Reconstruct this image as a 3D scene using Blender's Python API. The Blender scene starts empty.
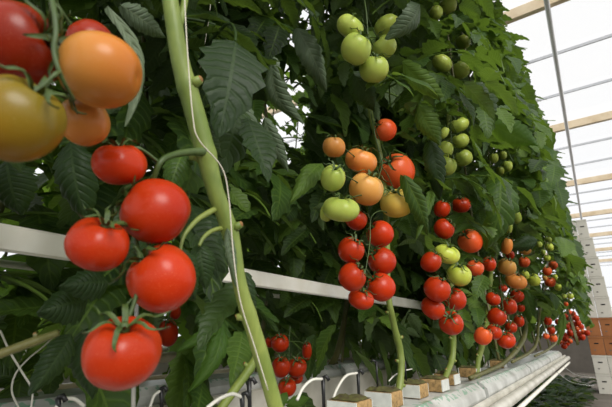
import bpy, math, random
import numpy as np
from mathutils import Vector, Matrix

random.seed(7)
rng = np.random.default_rng(11)
scene = bpy.context.scene
COL = scene.collection

# ------------------------------------------------------------------ camera
FPX, CX, CY = 400.0, 306.0, 203.5
YAW = math.atan2(294, math.hypot(FPX, 131))
PIT = math.atan2(131, FPX)
FH = np.array([-math.sin(YAW), math.cos(YAW), 0.0])
RT = np.array([math.cos(YAW), math.sin(YAW), 0.0])
FW = FH * math.cos(PIT) + np.array([0, 0, math.sin(PIT)])
UPV = -FH * math.sin(PIT) + np.array([0, 0, math.cos(PIT)])


def ray(px, py):
    return FW + RT * ((px - CX) / FPX) - UPV * ((py - CY) / FPX)


def atX(px, py, X):
    d = ray(px, py)
    return d * X if X > 0.5 else d * (X / d[0])      # a positive value is a distance along the view


def atD(px, py, D):
    return ray(px, py) * D


def atY(px, py, Y):
    d = ray(px, py)
    return d * (Y / d[1])


def depth(p):
    return float(np.dot(p, FW))


def project(P):
    P = np.asarray(P)
    z = P @ FW
    zz = np.where(z < 0.02, 0.02, z)
    return CX + FPX * (P @ RT) / zz, CY - FPX * (P @ UPV) / zz, z


cam_d = bpy.data.cameras.new('camera')
cam = bpy.data.objects.new('camera', cam_d)
COL.objects.link(cam)
cam_d.sensor_width = 36
cam_d.lens = FPX / 612 * 36
cam_d.clip_start = 0.02
M = Matrix(((RT[0], UPV[0], -FW[0], 0), (RT[1], UPV[1], -FW[1], 0), (RT[2], UPV[2], -FW[2], 0), (0, 0, 0, 1)))
cam.matrix_world = M
cam_d.dof.use_dof = True
cam_d.dof.focus_distance = 1.05
cam_d.dof.aperture_fstop = 9.0
scene.camera = cam

FLOOR = -0.64

# ------------------------------------------------------------------ materials
def new_mat(name):
    m = bpy.data.materials.new(name)
    m.use_nodes = True
    nt = m.node_tree
    nt.nodes.clear()
    out = nt.nodes.new('ShaderNodeOutputMaterial')
    return m, nt, out


def N(nt, kind, **kw):
    n = nt.nodes.new(kind)
    for k, v in kw.items():
        if k in n.inputs:
            n.inputs[k].default_value = v
        else:
            setattr(n, k, v)
    return n


def ramp(nt, fac, stops):
    r = nt.nodes.new('ShaderNodeValToRGB')
    e = r.color_ramp.elements
    while len(e) < len(stops):
        e.new(0.5)
    for el, (p, c) in zip(e, stops):
        el.position = p
        el.color = (*c, 1)
    nt.links.new(fac, r.inputs['Fac'])
    return r


def math_n(nt, op, a, b=None, c=None):
    n = nt.nodes.new('ShaderNodeMath')
    n.operation = op
    for i, v in enumerate((a, b, c)):
        if v is None:
            continue
        if isinstance(v, (int, float)):
            n.inputs[i].default_value = v
        else:
            nt.links.new(v, n.inputs[i])
    return n.outputs[0]


def mixc(nt, fac, a, b):
    n = nt.nodes.new('ShaderNodeMix')
    n.data_type = 'RGBA'
    for sock, v in ((n.inputs[0], fac), (n.inputs[6], a), (n.inputs[7], b)):
        if isinstance(v, (int, float)):
            sock.default_value = v
        elif isinstance(v, tuple):
            sock.default_value = (*v, 1)
        else:
            nt.links.new(v, sock)
    return n.outputs[2]


def lin(r, g, b):
    def f(c):
        c /= 255
        return c / 12.92 if c <= 0.04045 else ((c + 0.055) / 1.055) ** 2.4
    return (f(r), f(g), f(b))


def simple(name, col, rough=0.6, noise=0.0, nscale=30, metal=0.0, col2=None, bump=0.0):
    m, nt, out = new_mat(name)
    p = N(nt, 'ShaderNodeBsdfPrincipled', Roughness=rough, Metallic=metal)
    tc = N(nt, 'ShaderNodeTexCoord')
    nz = N(nt, 'ShaderNodeTexNoise', Scale=nscale, Detail=5.0)
    nt.links.new(tc.outputs['Object'], nz.inputs['Vector'])
    c2 = col2 or tuple(c * (1 - noise) for c in col)
    r = ramp(nt, nz.outputs['Fac'], [(0.35, c2), (0.65, col)])
    nt.links.new(r.outputs['Color'], p.inputs['Base Color'])
    if bump:
        b = N(nt, 'ShaderNodeBump', Strength=bump, Distance=0.002)
        nt.links.new(nz.outputs['Fac'], b.inputs['Height'])
        nt.links.new(b.outputs['Normal'], p.inputs['Normal'])
    nt.links.new(p.outputs[0], out.inputs[0])
    return m


def leaf_material(name, dark, mid, light, under, trans=0.3, tcol=(0.25, 0.42, 0.04)):
    m, nt, out = new_mat(name)
    uv = N(nt, 'ShaderNodeUVMap')
    sep = N(nt, 'ShaderNodeSeparateXYZ')
    nt.links.new(uv.outputs['UV'], sep.inputs[0])
    u = math_n(nt, 'ABSOLUTE', math_n(nt, 'MULTIPLY_ADD', sep.outputs['X'], 2.0, -1.0))
    t = sep.outputs['Y']
    at = N(nt, 'ShaderNodeAttribute', attribute_name='rnd')
    rnd = at.outputs['Fac']
    # secondary veins curve forward from the midrib
    ph = math_n(nt, 'MULTIPLY', math_n(nt, 'SUBTRACT', t, math_n(nt, 'MULTIPLY', u, 0.16)), 32.0)
    sv = math_n(nt, 'POWER', math_n(nt, 'ABSOLUTE', math_n(nt, 'COSINE', ph)), 9.0)
    mid_v = math_n(nt, 'LESS_THAN', u, 0.055)
    vein = math_n(nt, 'MAXIMUM', math_n(nt, 'MULTIPLY', sv, 0.55), mid_v)
    base = ramp(nt, rnd, [(0.0, dark), (0.55, mid), (1.0, light)]).outputs['Color']
    tc = N(nt, 'ShaderNodeTexCoord')
    nz = N(nt, 'ShaderNodeTexNoise', Scale=60.0, Detail=3.0)
    nt.links.new(tc.outputs['Object'], nz.inputs['Vector'])
    base = mixc(nt, math_n(nt, 'MULTIPLY', nz.outputs['Fac'], 0.5), base, dark)
    top = mixc(nt, math_n(nt, 'MULTIPLY', vein, 0.45), base, light)
    und = mixc(nt, math_n(nt, 'MULTIPLY', vein, 0.5), under, tuple(min(1, c * 1.6) for c in under))
    geo = N(nt, 'ShaderNodeNewGeometry')
    col = mixc(nt, geo.outputs['Backfacing'], top, und)
    p = N(nt, 'ShaderNodeBsdfPrincipled', Roughness=0.5)
    p.inputs['Specular IOR Level'].default_value = 0.25
    nt.links.new(col, p.inputs['Base Color'])
    b = N(nt, 'ShaderNodeBump', Strength=0.55, Distance=0.005)
    cells = N(nt, 'ShaderNodeTexNoise', Scale=75.0, Detail=2.0)
    nt.links.new(tc.outputs['Object'], cells.inputs['Vector'])
    hgt = math_n(nt, 'SUBTRACT', math_n(nt, 'MULTIPLY', cells.outputs['Fac'], 0.5), math_n(nt, 'MULTIPLY', vein, 0.8))
    nt.links.new(hgt, b.inputs['Height'])
    nt.links.new(b.outputs['Normal'], p.inputs['Normal'])
    tr = N(nt, 'ShaderNodeBsdfTranslucent')
    tr.inputs['Color'].default_value = (*tcol, 1)
    ms = N(nt, 'ShaderNodeMixShader', Fac=trans)
    nt.links.new(p.outputs[0], ms.inputs[1])
    nt.links.new(tr.outputs[0], ms.inputs[2])
    nt.links.new(ms.outputs[0], out.inputs[0])
    return m


def tomato_material(name, bottom, middle, shoulder, rough=0.30, blotch=0.35):
    m, nt, out = new_mat(name)
    tc = N(nt, 'ShaderNodeTexCoord')
    sep = N(nt, 'ShaderNodeSeparateXYZ')
    nt.links.new(tc.outputs['Object'], sep.inputs[0])
    oi = N(nt, 'ShaderNodeObjectInfo')
    nz = N(nt, 'ShaderNodeTexNoise', Scale=2.2, Detail=3.0)
    add = N(nt, 'ShaderNodeVectorMath', operation='ADD')
    nt.links.new(tc.outputs['Object'], add.inputs[0])
    sc = N(nt, 'ShaderNodeVectorMath', operation='SCALE', Scale=9.0)
    cb = N(nt, 'ShaderNodeCombineXYZ')
    for i in range(3):
        nt.links.new(oi.outputs['Random'], cb.inputs[i])
    nt.links.new(cb.outputs[0], sc.inputs[0])
    nt.links.new(sc.outputs[0], add.inputs[1])
    nt.links.new(add.outputs[0], nz.inputs['Vector'])
    h = math_n(nt, 'ADD', math_n(nt, 'MULTIPLY_ADD', sep.outputs['Z'], 1.0, 0.5),
               math_n(nt, 'MULTIPLY', math_n(nt, 'SUBTRACT', nz.outputs['Fac'], 0.5), blotch))
    r = ramp(nt, h, [(0.1, bottom), (0.5, middle), (0.92, shoulder)])
    # fine pale speckle of the skin
    fn = N(nt, 'ShaderNodeTexNoise', Scale=70.0, Detail=2.0)
    nt.links.new(tc.outputs['Object'], fn.inputs['Vector'])
    col = mixc(nt, math_n(nt, 'MULTIPLY', math_n(nt, 'GREATER_THAN', fn.outputs['Fac'], 0.66), 0.10), r.outputs['Color'], (0.9, 0.7, 0.4))
    hs = N(nt, 'ShaderNodeHueSaturation')
    nt.links.new(col, hs.inputs['Color'])
    nt.links.new(math_n(nt, 'MULTIPLY_ADD', oi.outputs['Random'], 0.25, 0.87), hs.inputs['Value'])
    p = N(nt, 'ShaderNodeBsdfPrincipled', Roughness=rough)
    p.inputs['Subsurface Weight'].default_value = 0.12
    p.inputs['Subsurface Radius'].default_value = (0.01, 0.004, 0.002)
    p.inputs['Subsurface Scale'].default_value = 0.4
    p.inputs['Coat Weight'].default_value = 0.0
    p.inputs['Coat Roughness'].default_value = 0.2
    p.inputs['Specular IOR Level'].default_value = 0.25
    nt.links.new(hs.outputs['Color'], p.inputs['Base Color'])
    nt.links.new(p.outputs[0], out.inputs[0])
    return m


def stem_material(name, c1, c2, c3):
    m, nt, out = new_mat(name)
    tc = N(nt, 'ShaderNodeTexCoord')
    mp = N(nt, 'ShaderNodeMapping')
    mp.inputs['Scale'].default_value = (1, 1, 0.12)
    nt.links.new(tc.outputs['Object'], mp.inputs[0])
    n1 = N(nt, 'ShaderNodeTexNoise', Scale=220.0, Detail=4.0)
    nt.links.new(mp.outputs[0], n1.inputs['Vector'])
    n2 = N(nt, 'ShaderNodeTexNoise', Scale=14.0, Detail=3.0)
    nt.links.new(tc.outputs['Object'], n2.inputs['Vector'])
    a = ramp(nt, n2.outputs['Fac'], [(0.35, c1), (0.65, c2)]).outputs['Color']
    c = mixc(nt, math_n(nt, 'MULTIPLY', n1.outputs['Fac'], 0.6), a, c3)
    p = N(nt, 'ShaderNodeBsdfPrincipled', Roughness=0.5)
    nt.links.new(c, p.inputs['Base Color'])
    b = N(nt, 'ShaderNodeBump', Strength=0.35, Distance=0.001)
    nt.links.new(n1.outputs['Fac'], b.inputs['Height'])
    nt.links.new(b.outputs['Normal'], p.inputs['Normal'])
    nt.links.new(p.outputs[0], out.inputs[0])
    return m


def glass_material(name, t=0.96):
    m, nt, out = new_mat(name)
    tr = N(nt, 'ShaderNodeBsdfTransparent')
    gl = N(nt, 'ShaderNodeBsdfGlossy', Roughness=0.1)
    ms = N(nt, 'ShaderNodeMixShader', Fac=1 - t)
    nt.links.new(tr.outputs[0], ms.inputs[1])
    nt.links.new(gl.outputs[0], ms.inputs[2])
    nt.links.new(ms.outputs[0], out.inputs[0])
    return m


def film_material(name):
    """white slab wrapper with a band of faint green printing along its side"""
    m, nt, out = new_mat(name)
    tc = N(nt, 'ShaderNodeTexCoord')
    sep = N(nt, 'ShaderNodeSeparateXYZ')
    nt.links.new(tc.outputs['Object'], sep.inputs[0])
    nz = N(nt, 'ShaderNodeTexNoise', Scale=9.0, Detail=4.0)
    nt.links.new(tc.outputs['Object'], nz.inputs['Vector'])
    base = ramp(nt, nz.outputs['Fac'], [(0.3, lin(150, 150, 142)), (0.6, lin(205, 206, 200))]).outputs['Color']
    mp = N(nt, 'ShaderNodeMapping')
    mp.inputs['Scale'].default_value = (60, 55, 60)
    nt.links.new(tc.outputs['Object'], mp.inputs[0])
    gn = N(nt, 'ShaderNodeTexNoise', Scale=1.0, Detail=1.0)
    nt.links.new(mp.outputs[0], gn.inputs['Vector'])
    mark = math_n(nt, 'GREATER_THAN', gn.outputs['Fac'], 0.56)
    bx = math_n(nt, 'MULTIPLY', math_n(nt, 'GREATER_THAN', sep.outputs['X'], 0.045), math_n(nt, 'LESS_THAN', sep.outputs['X'], 0.075))
    col = mixc(nt, math_n(nt, 'MULTIPLY', math_n(nt, 'MULTIPLY', mark, bx), 0.6), base, lin(70, 150, 110))
    p = N(nt, 'ShaderNodeBsdfPrincipled', Roughness=0.35)
    nt.links.new(col, p.inputs['Base Color'])
    b = N(nt, 'ShaderNodeBump', Strength=0.4, Distance=0.004)
    nt.links.new(nz.outputs['Fac'], b.inputs['Height'])
    nt.links.new(b.outputs['Normal'], p.inputs['Normal'])
    nt.links.new(p.outputs[0], out.inputs[0])
    return m


MAT = {}
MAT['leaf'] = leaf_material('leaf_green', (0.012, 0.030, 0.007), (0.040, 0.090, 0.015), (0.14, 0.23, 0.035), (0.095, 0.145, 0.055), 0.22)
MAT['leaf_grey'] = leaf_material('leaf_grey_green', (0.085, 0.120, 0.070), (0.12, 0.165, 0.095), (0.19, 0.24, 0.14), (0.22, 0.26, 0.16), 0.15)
MAT['leaf_dark'] = leaf_material('leaf_dark_green', (0.010, 0.025, 0.007), (0.018, 0.040, 0.010), (0.045, 0.080, 0.022), (0.05, 0.08, 0.032), 0.15)  # dark leaves, also left foliage with dim light put into its colour
MAT['leaf_bright'] = leaf_material('leaf_bright_green', (0.045, 0.100, 0.018), (0.075, 0.155, 0.028), (0.15, 0.24, 0.05), (0.13, 0.19, 0.07), 0.5)
R = dict(
    red=((0.44, 0.019, 0.002), (0.49, 0.031, 0.003), (0.42, 0.032, 0.004)),
    orangered=((0.74, 0.070, 0.014), (0.75, 0.095, 0.020), (0.72, 0.13, 0.03)),
    orange=((0.76, 0.19, 0.030), (0.78, 0.26, 0.055), (0.76, 0.31, 0.07)),
    brown=((0.55, 0.17, 0.03), (0.50, 0.20, 0.04), (0.40, 0.20, 0.05)),
    pale=((0.70, 0.24, 0.04), (0.72, 0.33, 0.075), (0.66, 0.36, 0.09)),
    yellow=((0.72, 0.44, 0.055), (0.74, 0.50, 0.09), (0.62, 0.46, 0.09)),
    olive=((0.33, 0.15, 0.009), (0.28, 0.16, 0.010), (0.17, 0.14, 0.014)),
    yelgreen=((0.56, 0.58, 0.08), (0.52, 0.57, 0.075), (0.44, 0.52, 0.065)),
    green=((0.50, 0.56, 0.11), (0.45, 0.53, 0.095), (0.35, 0.45, 0.075)),
    apricot=((0.56, 0.175, 0.025), (0.60, 0.235, 0.045), (0.56, 0.26, 0.055)),
    shaded_red=((0.24, 0.012, 0.002), (0.28, 0.018, 0.003), (0.24, 0.018, 0.003)),  # the red skin with shade from above put into its colour
)
for k, v in R.items():
    MAT[k] = tomato_material('tomato_skin_' + k, *v)
MAT['stem'] = stem_material('stem_green', lin(108, 124, 52), lin(138, 148, 70), lin(82, 104, 40))
MAT['stem_pale'] = stem_material('stem_pale_green', lin(104, 124, 50), lin(150, 162, 80), lin(88, 112, 40))
MAT['stem_old'] = stem_material('stem_old', lin(112, 108, 60), lin(92, 96, 46), lin(70, 66, 36))
MAT['calyx'] = stem_material('calyx_green', lin(56, 78, 30), lin(80, 100, 44), lin(44, 64, 24))
MAT['scar'] = simple('stem_scar', lin(150, 110, 60), 0.8, 0.4, 300)
MAT['string'] = simple('string_white', lin(215, 210, 190), 0.7, 0.15, 400)
MAT['white_paint'] = simple('white_painted_steel', lin(246, 243, 232), 0.45, 0.10, 14, col2=lin(236, 231, 216))
MAT['pipe'] = simple('cream_pipe', lin(206, 196, 168), 0.5, 0.3, 7, col2=lin(160, 138, 100))
MAT['gutter'] = simple('white_gutter', lin(215, 212, 200), 0.4, 0.2, 9, col2=lin(182, 178, 164), bump=0.1)
MAT['film'] = film_material('slab_film')
MAT['wrap'] = simple('block_wrapper', lin(212, 214, 206), 0.45, 0.15, 60)
MAT['wool'] = simple('stone_wool', lin(176, 142, 92), 0.95, 0.4, 120, bump=0.6, col2=lin(122, 100, 62))
MAT['moss'] = simple('mossy_wool', lin(96, 98, 44), 0.95, 0.4, 90, bump=0.7, col2=lin(70, 58, 34))
MAT['black'] = simple('black_plastic', (0.012, 0.012, 0.012), 0.4, 0.2)
MAT['hose'] = simple('white_hose', lin(220, 218, 205), 0.4, 0.1)
MAT['wire'] = simple('galvanised_wire', lin(190, 190, 185), 0.4, 0.2, 60, metal=0.6)
MAT['wood'] = simple('pale_timber', lin(226, 208, 178), 0.7, 0.2, 5, col2=lin(206, 184, 150))
MAT['bar'] = simple('grey_glazing_bar', lin(196, 198, 202), 0.5, 0.1)
MAT['steel'] = simple('grey_steel', lin(212, 212, 210), 0.45, 0.1)
MAT['glass'] = glass_material('greenhouse_glass')
MAT['floor'] = simple('floor_ground_cover', lin(112, 104, 94), 0.9, 0.3, 3, col2=lin(84, 78, 68), bump=0.3)
MAT['floor_film'] = simple('floor_white_film', lin(140, 140, 134), 0.6, 0.2, 4, col2=lin(96, 96, 90), bump=0.3)
MAT['carton_white'] = simple('carton_white', lin(214, 210, 198), 0.75, 0.08, 12)
MAT['carton_brown'] = simple('carton_brown', lin(168, 108, 62), 0.8, 0.15, 12)
MAT['plinth'] = simple('concrete_plinth', lin(96, 90, 82), 0.9, 0.25, 6, bump=0.3)
MAT['hole'] = simple('dark_hand_hole', (0.02, 0.016, 0.012), 0.9)
MAT['inkmark'] = simple('grey_print', lin(110, 106, 98), 0.8)

# ------------------------------------------------------------------ mesh helpers
class MB:
    def __init__(s):
        s.v, s.f, s.n = [], [], 0

    def add(s, V, F):
        V = np.asarray(V, float)
        s.v.append(V)
        s.f.extend([tuple(int(i) + s.n for i in q) for q in F])
        s.n += len(V)
        return s

    def tube(s, pts, rad, seg=8, cap=True):
        P = np.asarray(pts, float)
        n = len(P)
        rad = np.full(n, rad) if np.isscalar(rad) else np.asarray(rad, float)
        T = np.gradient(P, axis=0)
        T /= np.linalg.norm(T, axis=1)[:, None] + 1e-12
        ref = np.array([0, 0, 1.0]) if abs(T[0][2]) < 0.9 else np.array([1.0, 0, 0])
        a = np.cross(T[0], ref); a /= np.linalg.norm(a)
        rings = []
        for i in range(n):
            a = a - T[i] * np.dot(a, T[i]); a /= np.linalg.norm(a) + 1e-12
            b = np.cross(T[i], a)
            th = np.arange(seg) * 2 * math.pi / seg
            rings.append(P[i] + rad[i] * (np.cos(th)[:, None] * a + np.sin(th)[:, None] * b))
        V = np.concatenate(rings)
        F = []
        for i in range(n - 1):
            for j in range(seg):
                k = (j + 1) % seg
                F.append((i * seg + j, i * seg + k, (i + 1) * seg + k, (i + 1) * seg + j))
        if cap:
            F.append(tuple(range(seg - 1, -1, -1)))
            F.append(tuple((n - 1) * seg + j for j in range(seg)))
        return s.add(V, F)

    def box(s, lo, hi, bev=0.0):
        lo, hi = np.array(lo, float), np.array(hi, float)
        if bev <= 0:
            V = [(x, y, z) for x in (lo[0], hi[0]) for y in (lo[1], hi[1]) for z in (lo[2], hi[2])]
            F = [(0, 1, 3, 2), (4, 6, 7, 5), (0, 4, 5, 1), (2, 3, 7, 6), (0, 2, 6, 4), (1, 5, 7, 3)]
            return s.add(V, F)
        import bmesh
        bm = bmesh.new()
        bmesh.ops.create_cube(bm, size=1)
        for v in bm.verts:
            v.co = Vector(((v.co.x + .5) * (hi[0] - lo[0]) + lo[0], (v.co.y + .5) * (hi[1] - lo[1]) + lo[1], (v.co.z + .5) * (hi[2] - lo[2]) + lo[2]))
        bmesh.ops.bevel(bm, geom=list(bm.edges), offset=bev, segments=2, affect='EDGES', profile=0.5)
        bm.verts.index_update()
        V = [tuple(v.co) for v in bm.verts]
        F = [tuple(v.index for v in f.verts) for f in bm.faces]
        bm.free()
        return s.add(V, F)

    def extrude_y(s, prof, y0, y1):
        """closed profile of (x, z) points run along y"""
        n = len(prof)
        V = [(x, y0, z) for x, z in prof] + [(x, y1, z) for x, z in prof]
        F = [(i, (i + 1) % n, n + (i + 1) % n, n + i) for i in range(n)]
        F += [tuple(range(n - 1, -1, -1)), tuple(range(n, 2 * n))]
        return s.add(V, F)

    def build(s, name, mat, parent=None, origin=None, smooth=True):
        V = np.concatenate(s.v)
        o = np.zeros(3) if origin is None else np.asarray(origin, float)
        me = bpy.data.meshes.new(name)
        me.from_pydata((V - o).tolist(), [], s.f)
        me.materials.append(MAT[mat])
        if smooth:
            me.polygons.foreach_set('use_smooth', np.ones(len(me.polygons), bool))
        me.update()
        ob = bpy.data.objects.new(name, me)
        COL.objects.link(ob)
        place(ob, parent, o)
        return ob


def place(ob, parent, o):
    if parent is not None:
        ob.parent = parent
        pw = WPOS[parent.name]
        ob.location = tuple(np.asarray(o) - pw)
    else:
        ob.location = tuple(o)
    WPOS[ob.name] = np.asarray(o, float)


WPOS = {}


def tag(o, label=None, cat=None, group=None, kind=None):
    if label: o['label'] = label
    if cat: o['category'] = cat
    if group: o['group'] = group
    if kind: o['kind'] = kind
    return o


def empty(name, loc):
    o = bpy.data.objects.new(name, None)
    o.empty_display_size = 0.05
    COL.objects.link(o)
    o.location = tuple(loc)
    WPOS[o.name] = np.asarray(loc, float)
    return o


def spline(pts, n=6):
    P = np.asarray(pts, float)
    if len(P) < 3:
        return np.array([P[0] + (P[-1] - P[0]) * t for t in np.linspace(0, 1, n + 1)])
    Q = np.vstack([2 * P[0] - P[1], P, 2 * P[-1] - P[-2]])
    out = []
    for i in range(1, len(Q) - 2):
        p0, p1, p2, p3 = Q[i - 1], Q[i], Q[i + 1], Q[i + 2]
        for t in np.linspace(0, 1, n, endpoint=False):
            out.append(0.5 * (2 * p1 + (p2 - p0) * t + (2 * p0 - 5 * p1 + 4 * p2 - p3) * t * t + (3 * p1 - p0 - 3 * p2 + p3) * t ** 3))
    out.append(P[-1])
    return np.array(out)


def unit(v):
    v = np.asarray(v, float)
    return v / (np.linalg.norm(v) + 1e-12)

# ------------------------------------------------------------------ the setting: floor, roof, end wall
def struct(o):
    o['kind'] = 'structure'
    return o


RX0, RX1, RY0, RY1, ROOF = -7.0, 8.0, -3.0, 26.0, 3.62
struct(MB().box((RX0, RY0, FLOOR - 0.05), (RX1, RY1, FLOOR)).build('floor', 'floor', smooth=False))
struct(MB().box((-6.5, -2.5, FLOOR), (-0.62, 3.3, FLOOR + 0.004)).build('trim_1', 'floor_film', smooth=False))
struct(MB().box((RX0, RY0, ROOF + 0.03), (RX1, RY1, ROOF + 0.036)).build('ceiling', 'glass', smooth=False))
k = 2
for i in range(-1, 7):
    y = 4.5 + 3.45 * i
    struct(MB().box((RX0, y - 0.035, ROOF - 0.12), (RX1, y + 0.035, ROOF + 0.02), 0.006).build('trim_%d' % k, 'wood', smooth=False)); k += 1
    for q in (1, 2):
        yy = y + 3.45 * q / 3
        struct(MB().box((RX0, yy - 0.010, ROOF - 0.02), (RX1, yy + 0.010, ROOF + 0.02)).build('trim_%d' % k, 'bar', smooth=False)); k += 1
struct(MB().tube(np.array([(0.17, y, ROOF - 0.16) for y in np.linspace(RY0, RY1, 30)]), 0.027, 10).build('trim_%d' % k, 'steel')); k += 1
for x in (1.4, 2.7):
    struct(MB().tube(np.array([(x, y, ROOF - 0.0) for y in np.linspace(RY0, RY1, 10)]), 0.012, 8).build('trim_%d' % k, 'bar')); k += 1
struct(MB().box((-4.5, 9.0, FLOOR), (RX1, 9.12, -0.02)).build('wall_back', 'plinth', smooth=False))
w = MB().box((RX0, RY1 - 0.02, FLOOR), (RX1, RY1 - 0.014, ROOF))
struct(w.build('window_1', 'glass', smooth=False))
for z in (0.3, 1.3, 2.3):
    struct(MB().box((RX0, RY1 - 0.06, z - 0.02), (RX1, RY1 - 0.02, z + 0.02)).build('trim_%d' % k, 'bar', smooth=False)); k += 1

# ------------------------------------------------------------------ plants (roots first, so parts can hang on them)
ROW = -0.42
PLANTS = {}


def plant(key, x, y, label, group=None):
    o = empty('tomato_plant', (x, y, -0.08))
    tag(o, label, 'tomato plant', group)
    PLANTS[key] = o
    return o


plant('near', -0.47, 0.13, 'tomato plant bearing the blurred orange and yellow fruit at upper left')
plant('main', -0.46, 0.50, 'tomato plant with thick pale green stem, bearing the big red fruit at left')
plant('centre', -0.43, 1.05, 'tomato plant bearing pale yellow fruit above a red truss crossing the rail')
plant('second', -0.42, 1.30, 'tomato plant with yellowish green fruit among red ones at the rail end')
plant('third', -0.42, 1.62, 'tomato plant whose low red truss hangs just right of the rail end')
plant('fourth', -0.40, 2.1, 'tomato plant in the front row bearing the orange and yellow mixed truss')
plant('fifth', -0.38, 2.9, 'tomato plant along the front row bearing small yellow and orange far fruit')
plant('sixth', -0.36, 3.7, 'tomato plant towards the far end above the end of the white gutter')
plant('end', -0.30, 4.75, 'last tomato plant of the row, crowded red fruit beside the brown cartons')
FILL = (1.9, 2.35, 2.65, 3.15, 3.4, 4.0, 4.3, 4.55, 4.9, 5.1, 5.3)
for i, y in enumerate(FILL):
    plant('filler%d' % i, -0.36 + 0.16 * (y > 4.8), y, 'leafy tomato plant in the receding front row between the fruiting plants', 'receding plants of the front row')
for i, y in enumerate(np.arange(0.25, 3.9, 0.3)):
    plant('b%d' % i, -1.02, y, 'leafy tomato plant in the second row, behind the white rail', 'second row plants')
for i, y in enumerate(np.arange(0.7, 6.2, 0.42)):
    plant('c%d' % i, -2.35, y, 'leafy tomato plant in the third row, glimpsed through gaps in the leaves', 'third row plants')

# ------------------------------------------------------------------ tomatoes
def tomato_mesh(lobes, amp, flat, seed, nu=36, nv=22):
    r = np.random.default_rng(seed)
    ph = r.uniform(0, 6.28, 3)
    V, F = [], []
    for i in range(nv + 1):
        th = math.pi * i / nv
        for j in range(nu):
            a = 2 * math.pi * j / nu
            rr = math.sin(th) ** 0.86
            z = math.cos(th) * 0.5 * flat
            if z > 0:
                z *= 1.0
            sh = max(0, math.cos(th))
            dip = 0.16 * math.exp(-(rr / 0.30) ** 2) if th < math.pi / 2 else 0.03 * math.exp(-(rr / 0.2) ** 2)
            lob = 1 + amp * (0.35 + sh) * (abs(math.cos(lobes * 0.5 * a + ph[0])) - 0.6) * rr + 0.03 * math.cos(2 * a + ph[1])
            z = z - dip if th < math.pi / 2 else z + dip
            V.append((0.5 * rr * lob * math.cos(a), 0.5 * rr * lob * math.sin(a), z + 0.02 * math.cos(a + ph[2]) * rr))
    for i in range(nv):
        for j in range(nu):
            k = (j + 1) % nu
            F.append((i * nu + j, (i + 1) * nu + j, (i + 1) * nu + k, i * nu + k))
    me = bpy.data.meshes.new('tomato')
    me.from_pydata(V, [], F)
    me.polygons.foreach_set('use_smooth', np.ones(len(me.polygons), bool))
    me.materials.append(MAT['red'])
    return me


def calyx_mesh(seed, n=6):
    r = np.random.default_rng(seed)
    mb = MB()
    for i in range(n):
        a0 = 2 * math.pi * i / n + r.uniform(-.2, .2)
        L = r.uniform(0.48, 0.70)
        lift = r.uniform(0.1, 0.5)
        curl = r.uniform(-0.2, 0.9)
        V, F = [], []
        m = 9
        for q in range(m):
            t = q / (m - 1)
            x = L * t
            rr_ = min(x / 0.5, 0.98)
            surf = 0.43 * math.sqrt(max(0, 1 - rr_ ** 2.3)) - 0.16 * math.exp(-(rr_ / 0.30) ** 2)
            z = max(surf + 0.035, 0.30) + lift * 0.55 * t ** 1.5 * (1 if curl < 0.5 else 0.45) + 0.05 * math.sin(5 * t) * t
            w = 0.050 * (1 - t) ** 0.7 * (0.6 + 1.2 * min(t * 3, 1) * 0.4) + 0.004
            sw = 0.12 * math.sin(3 * t + i)
            for u, dz in ((-1, 0.012), (0, -0.006), (1, 0.012)):
                yy = u * w + sw * t
                ca, sa = math.cos(a0), math.sin(a0)
                V.append((x * ca - yy * sa, x * sa + yy * ca, z + dz))
        for q in range(m - 1):
            for u in range(2):
                F.append((q * 3 + u, q * 3 + u + 1, q * 3 + u + 4, q * 3 + u + 3))
        mb.add(V, F)
    mb.tube([(0, 0, 0.22), (0.0, 0, 0.32), (0.01, 0, 0.40)], [0.07, 0.075, 0.045], 8)
    V = np.concatenate(mb.v)
    me = bpy.data.meshes.new('calyx')
    me.from_pydata(V.tolist(), [], mb.f)
    me.polygons.foreach_set('use_smooth', np.ones(len(me.polygons), bool))
    me.materials.append(MAT['calyx'])
    return me


TOM = [tomato_mesh(5, 0.05, 0.86, 1), tomato_mesh(7, 0.07, 0.82, 2), tomato_mesh(4, 0.04, 0.90, 3), tomato_mesh(6, 0.10, 0.80, 4), tomato_mesh(3, 0.05, 0.88, 5)]
CAL = [calyx_mesh(s, 5 + s % 2) for s in range(5)]
ALLT = []       # placed fruit: centre, diameter, pixel disc


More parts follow.
